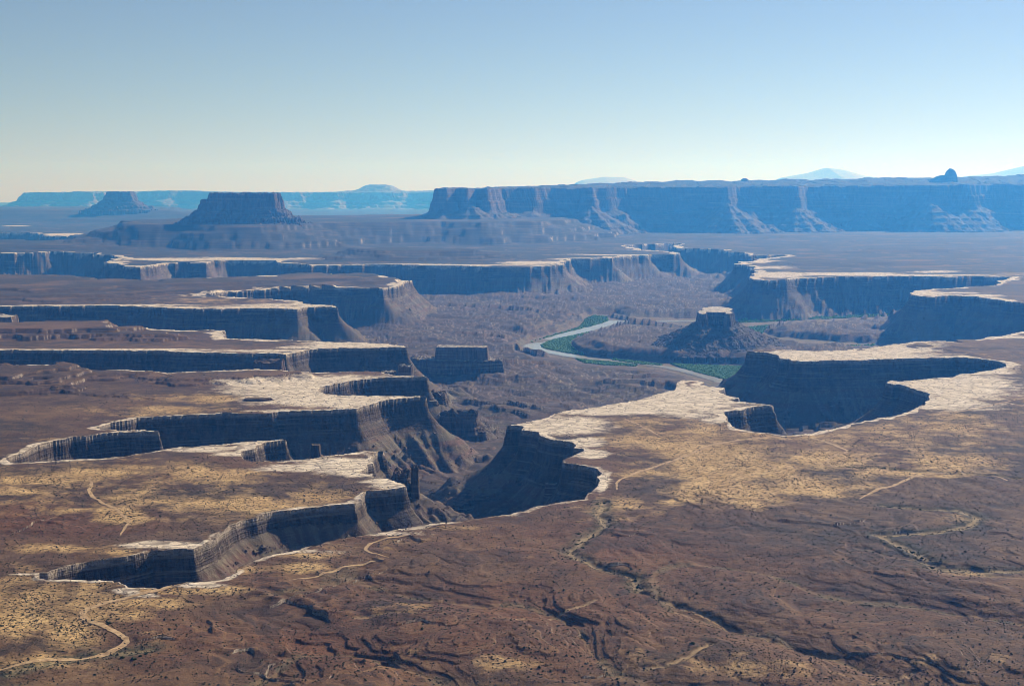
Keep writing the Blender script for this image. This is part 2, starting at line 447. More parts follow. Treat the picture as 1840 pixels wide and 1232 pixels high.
# ------------------------------------------------------------------ terrain grid: a fan, finer near the viewer
ZR = -170.0        # river flats
def make_axis():
    u = [np.arange(-44, 1884, 1.35)]
    m = np.cumsum(np.geomspace(1.6, 60, 62))
    return np.concatenate([(-44 - m)[::-1], u[0], u[0][-1] + m])
U = make_axis()
V = np.concatenate([np.arange(364.0, 432, 0.40), np.arange(432, 700, 0.72), np.arange(700, 1290, 0.92), 1290 + np.cumsum(np.geomspace(1, 30, 40))])
NU, NV = len(U), len(V)
X, Y = unproject(U[None, :], V[:, None])
X = X + 0 * V[:, None]; Y = Y + 0 * U[None, :]
X = np.broadcast_to(X, (NV, NU)).copy(); Y = np.broadcast_to(Y, (NV, NU)).copy()
PXg = np.broadcast_to(U[None, :], (NV, NU)); PYg = np.broadcast_to(V[:, None], (NV, NU))

def inside_mask(poly_world):
    u, v = project(poly_world[:, 0], poly_world[:, 1])
    u2, v2 = np.roll(u, -1), np.roll(v, -1)
    ins = np.zeros((NV, NU), bool)
    for r in range(NV):
        yy = V[r]
        k = (v > yy) != (v2 > yy)
        if not k.any(): continue
        xs = np.sort(u[k] + (yy - v[k]) * (u2[k] - u[k]) / (v2[k] - v[k]))
        ins[r] = (np.searchsorted(xs, U) % 2) == 1
    return ins

def block_dist(polys, cap, bs=(36, 64)):
    """distance to closed polylines, capped, and how far along them the nearest point lies, found block by block"""
    A = np.vstack(polys); B = np.vstack([np.roll(p, -1, 0) for p in polys])
    D = np.full((NV, NU), cap, np.float32); ARC = np.zeros((NV, NU), np.float32)
    seglen = np.hypot(*(B - A).T); arc0 = np.concatenate([[0], np.cumsum(seglen)[:-1]])
    lo = np.minimum(A, B); hi = np.maximum(A, B)
    for r in range(0, NV, bs[0]):
        for c in range(0, NU, bs[1]):
            x = X[r:r + bs[0], c:c + bs[1]]; y = Y[r:r + bs[0], c:c + bs[1]]
            k = (hi[:, 0] > x.min() - cap) & (lo[:, 0] < x.max() + cap) & (hi[:, 1] > y.min() - cap) & (lo[:, 1] < y.max() + cap)
            idx = np.nonzero(k)[0]
            if not len(idx): continue
            xf = x.ravel().astype(np.float32); yf = y.ravel().astype(np.float32)
            best = np.full(xf.shape, cap * cap, np.float32); arcb = np.zeros(xf.shape, np.float32)
            for j in range(0, len(idx), 48):
                q = idx[j:j + 48]
                ax, ay = A[q, 0][:, None].astype(np.float32), A[q, 1][:, None].astype(np.float32)
                dx, dy = B[q, 0][:, None].astype(np.float32) - ax, B[q, 1][:, None].astype(np.float32) - ay
                t = np.clip(((xf - ax) * dx + (yf - ay) * dy) / (dx * dx + dy * dy + 1e-6), 0, 1)
                d2 = (xf - ax - t * dx) ** 2 + (yf - ay - t * dy) ** 2
                w_ = d2.argmin(0); ar = np.arange(len(xf)); dm = d2[w_, ar]
                am = arc0[q][w_] + t[w_, ar] * seglen[q][w_]
                up_ = dm < best
                best = np.where(up_, dm, best); arcb = np.where(up_, am, arcb)
            D[r:r + bs[0], c:c + bs[1]] = np.sqrt(best).reshape(x.shape)
            ARC[r:r + bs[0], c:c + bs[1]] = arcb.reshape(x.shape)
    return D, ARC

INS = inside_mask(rim_f) | inside_mask(far_f)
Dc, ARC = block_dist([rim_c, far_c], 520.0)
Df, _ = block_dist([rim_f, far_f], 34.0)
w = sstep(12, 34, Df)
Dist = np.where(Df < 34, Df * (1 - w) + np.maximum(Dc, Df) * w, np.maximum(Dc, 30))
S = np.where(INS, Dist, -Dist)          # > 0 inside the canyon, metres from the rim

def region(poly_w, margin):
    lo = poly_w.min(0) - margin; hi = poly_w.max(0) + margin
    return (X > lo[0]) & (X < hi[0]) & (Y > lo[1]) & (Y < hi[1])

# ---- plateau relief
far_fade = sstep(2600, 5200, Y)
Z = 1.4 * noise(X / 330, Y / 330, 1) * (1 + 2 * far_fade) + 0.9 * noise(X / 85, Y / 85, 2)
edge = np.clip(-S / 70, 0, 1)
Z *= 0.25 + 0.75 * edge
# dissected brown slopes in front
fg = np.clip((1700 - Y) / 420, 0, 1) * np.clip(-S / 160, 0, 1)
leftflat = sstep(560, 330, PXg) * sstep(990, 1040, PYg)
fg = fg * (1 - 0.75 * leftflat)
wx = X + 40 * noise(X / 170, Y / 170, 11); wy = Y + 40 * noise(X / 170, Y / 170, 12)
gul = -ridged(wx / 190, wy / 260, 4, 20, 0.42)
valley = np.maximum(1 - 2 * np.abs(noise(wx / 190, wy / 260, 20)), 0)
Z += fg * (9.0 * gul + 12.0 * noise(X / 420, Y / 420, 14) + 4)
fg2 = np.clip((2500 - Y) / 600, 0, 1) * np.clip(-S / 120, 0, 1)
Z += np.clip((1300 - Y) / 500, 0, 1) ** 1.5 * 10
# thin beds weather into little steps along the contours
def bedded(z, step, amount, seed):
    q = (z + 0.8 * noise(X / 55, Y / 55, seed)) / step
    st = (np.floor(q) + sstep(0.78, 1.0, q - np.floor(q))) * step
    return z + (st - q * step) * amount
bed_amt = np.clip((2300 - Y) / 700, 0, 1) * np.clip(-S / 90, 0, 1) * (1 - 0.8 * leftflat) * np.clip(0.5 + 1.2 * noise(X / 170, Y / 170, 36), 0, 1)
Z -= fg2 * 1.1 * ridged(wx / 60, wy / 95, 2, 30)
Z = bedded(Z, 3.0, 0.5 * bed_amt, 37)
Z = bedded(Z, 1.1, 0.45 * bed_amt, 38)
Z += fg2 * (0.28 * noise(X / 14, Y / 14, 33) + 0.12 * noise(X / 5, Y / 5, 34))

def hill(px_poly, z_plane, h, run, ledge=0.4, seed=0, rough=1.0, steps=2):
    """a terraced rise: flat top inside the outline, benches and slopes outside it"""
    global Z
    P = to_world(px_poly, z_plane)
    k = region(P, run * 1.9)
    if not k.any(): return
    x, y = X[k], Y[k]
    sc = run / 2.6
    jx = x + rough * 0.45 * run * noise(x / sc / 2, y / sc / 2, seed) + rough * 0.07 * run * noise(x / sc * 2, y / sc * 2, seed + 1)
    jy = y + rough * 0.45 * run * noise(x / sc / 2, y / sc / 2, seed + 2) + rough * 0.07 * run * noise(x / sc * 2, y / sc * 2, seed + 3)
    s = poly_sdf(jx, jy, P)
    t = np.clip(s / run, -0.2, 1.25)
    gl = ridged(x / (run * 0.55), y / (run * 0.8), 3, seed + 9)
    t = t * (1 + (0.16 if run > 500 else 0.12) * gl * sstep(0.05, 0.3, t))
    slope = 1 - np.clip(t, 0, 1)
    q = slope * steps
    terr = (np.floor(q) + sstep(0.72, 1.0, q - np.floor(q))) / steps
    prof = (1 - ledge) * slope ** 1.25 + ledge * terr
    prof = np.where(t <= 0, 1.0, prof)
    zz = h * prof * np.clip(-S[k] / 18, 0, 1)
    Z[k] = np.maximum(Z[k], Z[k] * (1 - prof) + zz)

hill("-900,494 0,494 100,497 250,506 400,500 520,493 600,492 635,496 600,500 540,504 400,510 230,514 160,518 60,520 -900,522", 22, 25, 340, 0.6, 41)
hill("-900,524 0,523 140,522 205,526 215,531 120,533 60,532 0,533 -900,534", 12, 16, 190, 0.75, 47)
hill("-900,583 0,584 60,583 125,582 190,582 200,588 190,595 100,597 0,598 -900,600", 15, 25, 110, 0.75, 52)
hill("190,598 290,599 320,602 300,604 210,604", 9, 14, 80, 0.7, 55)
hill("-900,657 0,658 88,655 125,662 110,668 40,676 -900,680", 18, 22, 130, 0.75, 60, 1.5, 3)
hill("130,668 200,667 270,667 275,669 180,673 140,674", 9, 9, 60, 0.7, 64)
hill("-200,690 20,692 115,693 120,695 60,699 -200,700", 9, 9, 60, 0.7, 66)
hill("300,676 420,671 525,667 529,671 420,678 320,682", 10, 11, 60, 0.5, 68)
hill("1680,619 1740,615 1840,612 2400,600 2400,612 1840,625 1750,627", 7, 8, 120, 0.5, 70)
# benches below the far buttes and mesas
hill("222,404 300,405 400,406 480,407 560,402 640,401 700,400 760,399 800,398 850,401 900,400 960,398 1010,396 1010,384 700,386 500,388 400,389 228,397", 156, 160, 640, 0.50, 80, 0.6, 3)
hill("-900,378 100,378 200,378 315,378 300,371 -900,371", 150, 152, 1500, 0.4, 90, 0.3, 3)
hill("640,447 700,445 850,447 855,450 700,452 650,451", 46, 50, 300, 0.5, 95, 0.8, 3)
hill("-900,430 0,431 120,434 200,437 190,440 90,441 0,441 -900,443", 28, 32, 420, 0.5, 97, 0.9, 3)
hill("330,431 420,429 520,432 610,430 610,433 480,436 340,435", 12, 20, 380, 0.6, 111, 1.0, 2)
hill("900,425 1000,422 1090,424 1090,426 980,428 900,428", 12, 18, 420, 0.6, 113, 1.0, 2)
hill("560,458 620,456 700,458 700,461 600,462", 10, 14, 260, 0.6, 115, 1.0, 2)
hill("1200,424 1330,421 1450,423 1450,426 1300,427", 10, 16, 460, 0.6, 117, 1.0, 2)
hill("1600,432 1700,430 1840,431 1840,434 1700,435", 10, 14, 420, 0.6, 119, 1.0, 2)
hill("1430,469 1560,466 1720,466 1720,468 1560,471 1450,472", 14, 14, 260, 0.5, 99, 1.0, 2)
hill("1560,446 1660,445 1740,446 1740,448 1640,449 1570,449", 14, 16, 300, 0.6, 101, 1.0, 2)

def ledge_line(px, h, back, ztop=0.0):
    """a broken ledge: steps down toward the viewer, tails off behind"""
    P = to_world(px, ztop)
    k = region(P, back * 1.6)
    x, y = X[k], Y[k]
    best = np.full(x.shape, 1e9); sign = np.zeros(x.shape); tt = np.zeros(x.shape); n = len(P) - 1
    jx = x + 5 * noise(x / 22, y / 22, 5); jy = y + 7 * noise(x / 22, y / 22, 6)
    for i in range(n):
        (ax, ay), (bx, by) = P[i], P[i + 1]
        d, t = seg_dist(jx, jy, ax, ay, bx, by)
        cr = (bx - ax) * (jy - ay) - (by - ay) * (jx - ax)
        m = d < best
        best = np.where(m, d, best); sign = np.where(m, np.sign(cr), sign); tt = np.where(m, (i + t) / n, tt)
    taper = sstep(0, 0.2, tt) * sstep(1, 0.8, tt)
    h = h * (0.75 + 0.7 * noise(x / 16, y / 16, 9))
    Z[k] += h * taper * np.where(sign > 0, np.exp(-best / back), np.exp(-(best / 2.5) ** 2) * (best < 6) * 0.0) * np.clip(-S[k] / 10, 0, 1)

for px, h, b in [("478,1084 515,1071 545,1078 575,1095 603,1112", 8, 60), ("410,1168 430,1160 448,1160 450,1172", 5, 30),
                 ("418,1190 440,1196 478,1206 480,1202", 6, 35), ("372,1108 380,1120 382,1138", 4, 25), ("470,1228 500,1226 530,1232", 4, 30),
                 ("1372,931 1430,935 1500,941 1540,936 1565,926", 4, 40), ("1566,956 1590,953 1630,950 1660,949", 4, 30),
                 ("1660,849 1700,851 1740,852", 3, 30), ("1085,1010 1120,1013 1145,1020", 5, 30), ("1105,965 1140,960 1168,966", 5, 40),
                 ("1040,1210 1075,1213 1100,1211", 4, 25), ("1770,955 1810,958 1838,968", 4, 40), ("1500,1160 1600,1172 1700,1190", 4, 50),
                 ("640,1005 665,998 690,1004", 4, 35), ("700,978 735,965 760,976", 5, 40), ("10,960 70,938 120,944", 4, 40),
                 ("60,700 130,708 230,715 300,720", 6, 55), ("1480,930 1545,958 1600,975", 2, 40),
                 ("240,1150 285,1143 320,1148", 3, 25), ("1180,885 1240,905 1260,915", 3, 40), ("880,930 900,924 925,926", 4, 30),
                 ("1520,1010 1590,1030 1700,1040", 3, 60), ("700,1130 760,1120 830,1135", 4, 60), ("620,1040 660,1028 700,1040", 4, 50)]:
    ledge_line(px, h * 0.62, b)

# washes
PALE = np.zeros((NV, NU)); GREEN = np.zeros((NV, NU))
def wash(px, width, depth, pale, green=0.0, z=0.0):
    P = fractal(to_world(px, z), 6, 0.14, int(width * 10), closed=False)
    k = region(P, width * 5)
    x, y = X[k], Y[k]
    best = np.full(x.shape, 1e9)
    for i in range(len(P) - 1):
        best = np.minimum(best, seg_dist(x, y, *P[i], *P[i + 1])[0])
    best = best + width * 0.5 * noise(x / width / 2, y / width / 2, 8)
    Z[k] -= depth * np.exp(-(np.maximum(best, 0) / width) ** 2) * np.clip(-S[k] / 12, 0, 1)
    PALE[k] = np.maximum(PALE[k], pale * sstep(width, width * 0.3, best))
    GREEN[k] = np.maximum(GREEN[k], green * sstep(width * 3, width * 0.8, best))
PALE = np.maximum(PALE, 0.22 * sstep(0.90, 0.985, valley + 0.05 * noise(X / 9, Y / 9, 25)) * np.clip(fg * 2, 0, 1))
GREEN = np.maximum(GREEN, 0.5 * sstep(0.84, 0.95, valley) * np.clip(fg * 2, 0, 1) * (noise(X / 40, Y / 40, 26) > 0.0))
wash("1085,900 1075,920 1090,940 1050,965 1025,985 1040,1000 1100,1020 1140,1030 1148,1055", 7, 4, 0.8, 0.6)
wash("1148,1055 1200,1068 1280,1095 1360,1125 1500,1160", 5, 3, 0.6, 0.2)
wash("1280,1160 1240,1180 1210,1195 1160,1205", 4, 3, 0.7, 0.2)
wash("930,1115 1000,1092 1070,1075", 4, 2, 0.7)
wash("1530,838 1600,840 1700,849 1780,852 1840,858", 5, 2, 0.7, 0.5)
wash("1590,905 1660,910 1720,912 1755,925 1740,940 1690,950 1620,955 1575,956 1620,975 1660,995 1680,1012 1740,1015 1840,1022", 7.5, 2.5, 0.95, 0.6)
wash("20,1210 100,1190 190,1170 240,1165 270,1160", 7, 2, 0.7, 0.8)
wash("640,1100 700,1092 780,1105", 5, 2, 0.4)
wash("1640,1195 1600,1210 1560,1222", 4, 2, 0.5)

# ---- canyon
big = noise(X / 700, Y / 700, 61)
hc = 43 + 6 * big + 5 * noise(X / 70, Y / 70, 62)
def px_blob(cx, cy, rx, ry): return np.exp(-(((PXg - cx) / rx) ** 4 + ((PYg - cy) / ry) ** 4))
low = np.clip(px_blob(570, 960, 190, 75) + 0.35 * px_blob(550, 770, 330, 60), 0, 1)
hc = hc * (1 - 0.30 * low) * (1 + 0.42 * px_blob(1000, 800, 110, 60) + 0.25 * px_blob(1400, 660, 90, 40))
hc = hc * np.clip(0.55 + Dc / 60, 0.6, 1.0)
s = np.maximum(S, 0)
flute = np.clip(1 - Y / 6500, 0, 1) * (0.9 * noise(X / 10, Y / 10, 57) + 0.35 * noise(X / 3.5, Y / 3.5, 58))
s = np.maximum(s + flute * sstep(0.5, 3.0, s), 0)
cliff = sstep(0.0, 2.6, s) * 0.6 + sstep(3.2, 5.6, s + 1.0 * noise(X / 9, Y / 9, 63)) * 0.4
ts = np.maximum(s - 5, 0)
spur = ridged(X / 75, Y / 75, 3, 64, 0.5)
chute = 1 - 2 * np.abs(noise(ARC / 34, ts / 260, 55)) + 0.5 * noise(ARC / 11, ts / 120, 56)
ts2 = ts * (1 + 0.16 * spur * sstep(10, 70, ts) + 0.30 * chute * sstep(6, 60, ts)) + 1.5 * noise(X / 8, Y / 8, 66) * sstep(2, 12, ts) + 1.8 * noise(X / 21, Y / 21, 67) * sstep(4, 22, ts)
steep = px_blob(1500, 525, 220, 45)
zt = -hc * cliff - (0.70 - 0.18 * low + 0.07 * steep) * ts2 + 0.00085 * ts2 ** 2 * (ts2 < 400)
for px_, d_, top_, sl_ in ((727, 2006, -22, 0.60), (566, 2275, -22, 0.62), (828, 3040, -88, 0.55), (786, 3120, -52, 0.62)):
    cx_ = (px_ - CX) / F_PX * d_
    rr_ = np.hypot(X - cx_, Y - d_) * (1 + 0.2 * noise(X / 14, Y / 14, 48))
    zt = np.where(INS & (S > 6), np.maximum(zt, top_ - sl_ * np.maximum(rr_ - 6, 0) + 1.2 * noise(X / 7, Y / 7, 49)), zt)
# basin floor with broken ledges
warpx = X + 120 * noise(X / 400, Y / 400, 71); warpy = Y + 120 * noise(X / 400, Y / 400, 72)
fl = fbm(warpx / 420, warpy / 420, 4, 73, 0.55)
q = fl * 3.2
terr = (np.floor(q) + sstep(0.80, 1.0, q - np.floor(q)))
fl2 = fbm(warpx / 120, warpy / 150, 3, 83, 0.55)
q2 = fl2 * 2.6
terr2 = np.floor(q2) + sstep(0.86, 1.0, q2 - np.floor(q2))
zfl = -136 + 4.2 * terr + 2.0 * fl + 2.6 * terr2 + 0.6 * noise(X / 24, Y / 24, 75)
zfl += np.clip((3600 - Y) / 1500, 0, 1) * 12
cor1 = to_world("935,622 960,608 1010,594 1045,577 1058,567 1100,565 1127,575 1190,572 1330,570 1450,568 1560,564 1700,556 1900,548 1900,553 1700,561 1600,571 1500,576 1410,582 1378,588 1370,597 1390,604 1480,611 1560,616 1660,618 1800,616 1800,634 1500,634 1420,624 1350,608 1330,594 1200,586 1127,580 1100,586 1070,596 1040,605 1025,612 1022,625 1040,637 1062,641 1100,645 1150,650 1200,652 1340,655 1440,662 1440,694 1320,692 1280,694 1230,674 1180,664 1100,657 1050,652 1000,643 940,630", ZR)
k = region(cor1, 700)
jx = X[k] + 16 * noise(X[k] / 60, Y[k] / 60, 76); jy = Y[k] + 26 * noise(X[k] / 60, Y[k] / 60, 77)
cs = poly_sdf(jx, jy, cor1)
bl = 0.62 * sstep(0, 26, cs) + 0.38 * sstep(34, 75, cs)
zc = zfl[k]
zfl[k] = ZR + 0.5 * noise(X[k] / 30, Y[k] / 30, 78) + (zc - ZR) * bl
CORR = np.full((NV, NU), 999.0); CORR[k] = cs
# inner wash ledges on the basin floor
def basin_ledge(px, h, back, z):
    global zfl
    P = to_world(px, z); kk = region(P, back * 1.5); x, y = X[kk], Y[kk]
    best = np.full(x.shape, 1e9); sign = np.zeros(x.shape); tt = np.zeros(x.shape); n = len(P) - 1
    jx = x + 14 * noise(x / 50, y / 50, 5); jy = y + 22 * noise(x / 50, y / 50, 6)
    for i in range(n):
        (ax, ay), (bx, by) = P[i], P[i + 1]
        d, t = seg_dist(jx, jy, ax, ay, bx, by); cr = (bx - ax) * (jy - ay) - (by - ay) * (jx - ax)
        m = d < best
        best = np.where(m, d, best); sign = np.where(m, np.sign(cr), sign); tt = np.where(m, (i + t) / n, tt)
    zfl[kk] += h * sstep(0, .15, tt) * sstep(1, .85, tt) * np.where(sign > 0, np.exp(-best / back), 0)
# ledges that can be made out one by one
basin_ledge("780,548 840,549 900,550 970,558 1060,566", 16, 160, -140)
basin_ledge("1085,556 1110,560 1140,566", 16, 130, -140)
basin_ledge("805,598 870,600 930,607", 10, 110, -140)
basin_ledge("870,664 940,658 1050,654", 9, 90, -145)
basin_ledge("800,722 850,724 920,735 980,748", 12, 80, -140)
basin_ledge("850,742 900,746 960,755", 9, 60, -140)
basin_ledge("1070,692 1150,690 1180,700", 11, 90, -140)
basin_ledge("1080,676 1130,674 1200,674", 9, 90, -145)
basin_ledge("800,838 840,834 885,834", 9, 30, -130)
basin_ledge("770,900 800,896 845,901", 5, 30, -125)
basin_ledge("1390,764 1450,764 1530,762", 9, 50, -125)
basin_ledge("1380,500 1250,512 1150,520", 8, 200, -140)
basin_ledge("860,536 960,536 1060,540", 9, 200, -140)
for line in ("925,628 960,640 1000,643 1050,652 1100,657 1180,664 1230,674 1280,694 1440,697", "1025,612 1040,606 1070,597 1100,588 1127,582 1200,588",
             "1200,588 1330,595 1372,594 1410,583 1500,577 1600,572 1700,562"):
    lp = np.array(pts(line)); lx, ly = unproject(lp[:, 0], lp[:, 1], ZR)
    ang = X / Y
    ye = np.interp(ang, lx / ly, ly, left=-1, right=-1)
    kk = (ye > 0) & (Y < ye)
    lim = ZR + 0.5 + (ye - Y) * (0.088 + 0.012 * noise(X / 90, Y / 90, 79))
    lo_f = np.minimum(zfl, lim + 1.2 * noise(X / 35, Y / 35, 74))
    zfl = np.where(kk, lo_f, zfl)
# smooth maximum of talus and floor
d = zt - zfl
soft = 9.0
zcan = np.where(d > soft, zt, np.where(d < -soft, zfl, (zt + zfl) / 2 + d * d / (4 * soft) + soft / 4))
zcan = np.minimum(zcan, 0.2)
wall = INS & (d > 2.0)
Z = np.where(INS, zcan, Z)
# a little lumpy cap on the rim rock, so that the edge is not ruled
cap = (~INS) * np.clip((55 + S) / 55, 0, 1)
Z += cap * (0.9 * noise(X / 17, Y / 17, 81) + 0.7 * np.round(1.5 * noise(X / 30, Y / 22, 82)))

# ---- what grows and lies where
def blobs(lst):
    m = np.zeros((NV, NU), np.float32)
    for cx, cy, rx, ry, a in lst:
        c0, c1 = np.searchsorted(U, [cx - 2.2 * rx, cx + 2.2 * rx]); r0, r1 = np.searchsorted(V, [cy - 2.2 * ry, cy + 2.2 * ry])
        q = ((PXg[r0:r1, c0:c1] - cx) / rx) ** 2 + ((PYg[r0:r1, c0:c1] - cy) / ry) ** 2
        m[r0:r1, c0:c1] = np.maximum(m[r0:r1, c0:c1], a * np.exp(-q * 0.9))
    return m
grass = blobs([(330, 1058, 110, 9, .75), (450, 1022, 70, 9, .75), (560, 994, 80, 9, .75), (680, 972, 90, 8, .75), (800, 948, 90, 6, .7), (930, 924, 70, 5, .6), (300, 735, 220, 10, .55), (450, 655, 160, 8, .5), (420, 540, 220, 6, .5), (300, 1000, 140, 12, .5), (1400, 800, 380, 75, .50), (1700, 720, 200, 50, .45), (1180, 790, 160, 50, .5), (300, 880, 380, 60, .48), (120, 860, 200, 40, .45), (130, 1080, 200, 90, .46), (620, 880, 160, 40, .45), (450, 745, 300, 22, .42), (500, 990, 240, 24, .38), (1560, 640, 300, 20, .35), (1100, 920, 140, 24, .35), (350, 1010, 160, 20, .4), (1250, 770, 180, 34, .75), (1230, 802, 130, 25, .9), (1320, 835, 160, 38, .95), (1300, 882, 105, 26, 1), (1330, 903, 60, 12, 1.0),
               (1500, 825, 150, 26, .85), (1650, 832, 140, 22, .9), (1560, 780, 150, 22, .7), (1700, 770, 110, 22, .65), (1640, 848, 120, 9, .95),
               (1450, 872, 130, 22, .8), (1180, 850, 80, 14, .7), (1130, 765, 60, 15, .7), (1740, 745, 120, 14, .6), (1560, 800, 200, 26, .7),
               (1230, 900, 60, 10, .8), (1130, 905, 80, 16, .45), (1180, 790, 120, 16, .8),
               (330, 850, 180, 18, .85), (450, 902, 130, 18, .9), (200, 850, 120, 11, .85), (250, 890, 100, 18, .9), (220, 925, 55, 15, 1.0),
               (130, 915, 40, 8, .95), (560, 890, 60, 15, .75), (60, 862, 90, 10, .8), (20, 880, 60, 9, .8), (120, 985, 110, 9, .85), (180, 990, 60, 8, .85),
               (60, 1062, 90, 40, .72), (30, 1115, 70, 36, .75), (130, 1132, 80, 30, .75), (240, 1100, 60, 20, .65), (270, 1082, 90, 14, .7), (540, 1018, 75, 9, .95),
               (400, 716, 70, 9, .9), (250, 745, 60, 6, .6), (80, 790, 70, 8, .6), (1000, 1140, 70, 18, .45), (1370, 1200, 140, 24, .5), (720, 1080, 90, 30, .3),
               (900, 1190, 90, 26, .42), (60, 1190, 120, 24, .55), (250, 1130, 70, 30, .5), (640, 985, 120, 10, .5), (1080, 930, 120, 16, .35), (760, 960, 100, 8, .4),
               (1720, 1020, 120, 8, .4), (1730, 930, 40, 10, .5), (300, 715, 90, 8, .5), (1100, 1190, 100, 20, .3), (700, 1180, 120, 20, .3), (1690, 1190, 150, 25, .35)])
whiteb = blobs([(200, 627.5, 320, 1.8, .8), (150, 548, 320, 1.6, .75), (450, 552, 120, 3, .8), (640, 617, 110, 3, .9), (560, 519, 140, 1.2, .7), (760, 476, 260, 1.6, .85), (480, 466, 120, 2, .8), (1600, 494, 240, 1.8, .8), (1780, 606, 120, 3, .7), (1100, 458, 120, 1.6, .7), (1180, 722, 170, 24, .95), (1020, 765, 90, 20, .85), (1240, 745, 80, 10, .6), (560, 700, 190, 22, .8), (600, 718, 190, 14, .85), (690, 690, 80, 14, .9), (560, 738, 130, 4, .8), (650, 728, 80, 8, .9), (700, 620, 60, 5, .9), (480, 630, 120, 3, .7), (1500, 640, 220, 9, .9), (1640, 622, 120, 8, .6), (1720, 700, 130, 30, .75), (1610, 710, 40, 20, .9), (1560, 690, 30, 6, .9), (1740, 655, 60, 6, .8), (1720, 730, 120, 12, .6), (1350, 755, 50, 10, .5), (900, 925, 90, 5, .5), (700, 960, 90, 5, .6), (1080, 870, 14, 18, .8), (1065, 815, 40, 10, .8), (640, 845, 90, 14, .7), (560, 838, 120, 7, .7), (700, 872, 40, 7, .9), (480, 800, 60, 6, .7), (380, 805, 100, 5, .7), (250, 755, 80, 4, .6), (60, 818, 60, 6, .6), (620, 692, 150, 20, .95), (480, 690, 110, 8, .8), (540, 700, 120, 14, .9), (600, 722, 140, 10, .95), (1255, 712, 120, 20, 1), (1100, 738, 120, 9, .95),
                (1000, 765, 55, 12, .95), (1050, 795, 45, 10, .8), (960, 768, 40, 9, 1), (1520, 638, 140, 9, 1), (1430, 636, 60, 7, 1), (1620, 630, 80, 8, .8), (1740, 690, 110, 24, .75),
                (1650, 690, 60, 14, .9), (1700, 725, 90, 14, .8), (1780, 665, 60, 12, .7), (1350, 745, 45, 8, .6), (1285, 755, 35, 9, .7),
                (290, 978, 75, 8, 1), (330, 980, 50, 6, 1), (610, 832, 90, 12, .9), (510, 842, 70, 6, .75), (690, 864, 45, 6, .9), (640, 850, 60, 8, .8), (360, 808, 70, 5, .8), (430, 815, 50, 6, .8),
                (560, 546, 60, 4, .8), (480, 548, 120, 4, .6), (410, 528, 60, 2.5, .6), (310, 466, 110, 3, .9), (420, 464, 80, 2.4, .8), (960, 472, 70, 3, .9), (1050, 465, 70, 2.4, .8), (1180, 449, 60, 2, .7),
                (1400, 494, 60, 5, .9), (1520, 492, 120, 3, .8), (1370, 470, 40, 3, .8), (1390, 480, 50, 4, .6), (1660, 527, 45, 4, .9), (1720, 526, 60, 2.5, .7), (1770, 531, 50, 3, .7),
                (1680, 488, 60, 2, .7), (640, 620, 100, 3.5, .95), (560, 624, 90, 4, .7), (320, 592, 90, 2, .8), (225, 1060, 30, 6, .8), (350, 1050, 60, 6, .9), (255, 1068, 40, 5, .7),
                (100, 421, 90, 2.0, .9), (160, 423, 60, 2, .9), (30, 406, 30, 1.0, .8), (1180, 690, 40, 8, .9), (60, 1030, 60, 3, .7), (130, 1028, 50, 3, .6), (560, 990, 80, 6, .5)])
redb = blobs([(900, 1100, 420, 90, .8), (1500, 1080, 420, 110, .55), (600, 1150, 200, 80, .75), (60, 935, 120, 22, 1), (330, 1150, 120, 60, .7), (1100, 980, 250, 50, .8), (150, 950, 100, 14, .8), (1000, 900, 100, 20, .4)])
rimw = np.clip(16 * (1 + 1.5 * noise(X / 120, Y / 120, 91) + 0.7 * noise(X / 37, Y / 37, 92)) * (1 + 3.2 * far_fade), 2.5, 170)
rim_white = sstep(1.0, 0.35, -S / rimw) * (~INS)
white = np.maximum(whiteb, rim_white * (0.50 + 0.30 * sstep(1800, 2600, Y) + 0.3 * noise(X / 60, Y / 60, 94))) * (~INS)
white = white * (1 - 0.6 * sstep(6, 12, Z))
mask = np.zeros((NV, NU, 4), np.float32)
mask[..., 0] = white
grass = grass * np.clip(0.82 + 0.55 * noise(X / 75, Y / 120, 51) + 0.45 * noise(X / 230, Y / 300, 52), 0, 1.15)
mask[..., 1] = grass * (~INS) * (1 - np.clip(white * 1.1 - 0.1, 0, 1))
mask[..., 2] = INS
mask[..., 3] = 1 - blobs([(1650, 960, 260, 75, .85), (1250, 955, 230, 40, .6), (1500, 1060, 320, 60, .7), (60, 690, 220, 30, .7), (300, 965, 120, 14, .7), (1750, 1120, 160, 60, .5), (700, 1080, 120, 50, .7), (1000, 1130, 200, 24, .6), (480, 1095, 130, 30, .7), (60, 1000, 80, 10, .5), (260, 690, 200, 20, .5), (420, 930, 100, 10, .6), (1500, 880, 120, 10, .6), (1180, 880, 60, 10, .7), (430, 1180, 120, 30, .6)])
fl_pale = (CORR < 6) * 0.35
mask_b = np.zeros((NV, NU, 4), np.float32)
mask_b[..., 0] = redb
mask_b[..., 1] = np.maximum(PALE, fl_pale)
mask_b[..., 2] = np.maximum(GREEN, (CORR < 2) * 0.35 * (noise(X / 60, Y / 60, 93) > 0.0))
mask_b[..., 3] = np.clip(0.5 + 0.5 * noise(ARC / 8, ts / 90, 59) + 0.35 * noise(ARC / 25, ts / 200, 60), 0, 1)

# ---- three sheets of ground
VV = np.stack([X.ravel(), Y.ravel(), Z.ravel()], 1)
ii = (np.arange(NV - 1)[:, None] * NU + np.arange(NU - 1)[None, :])
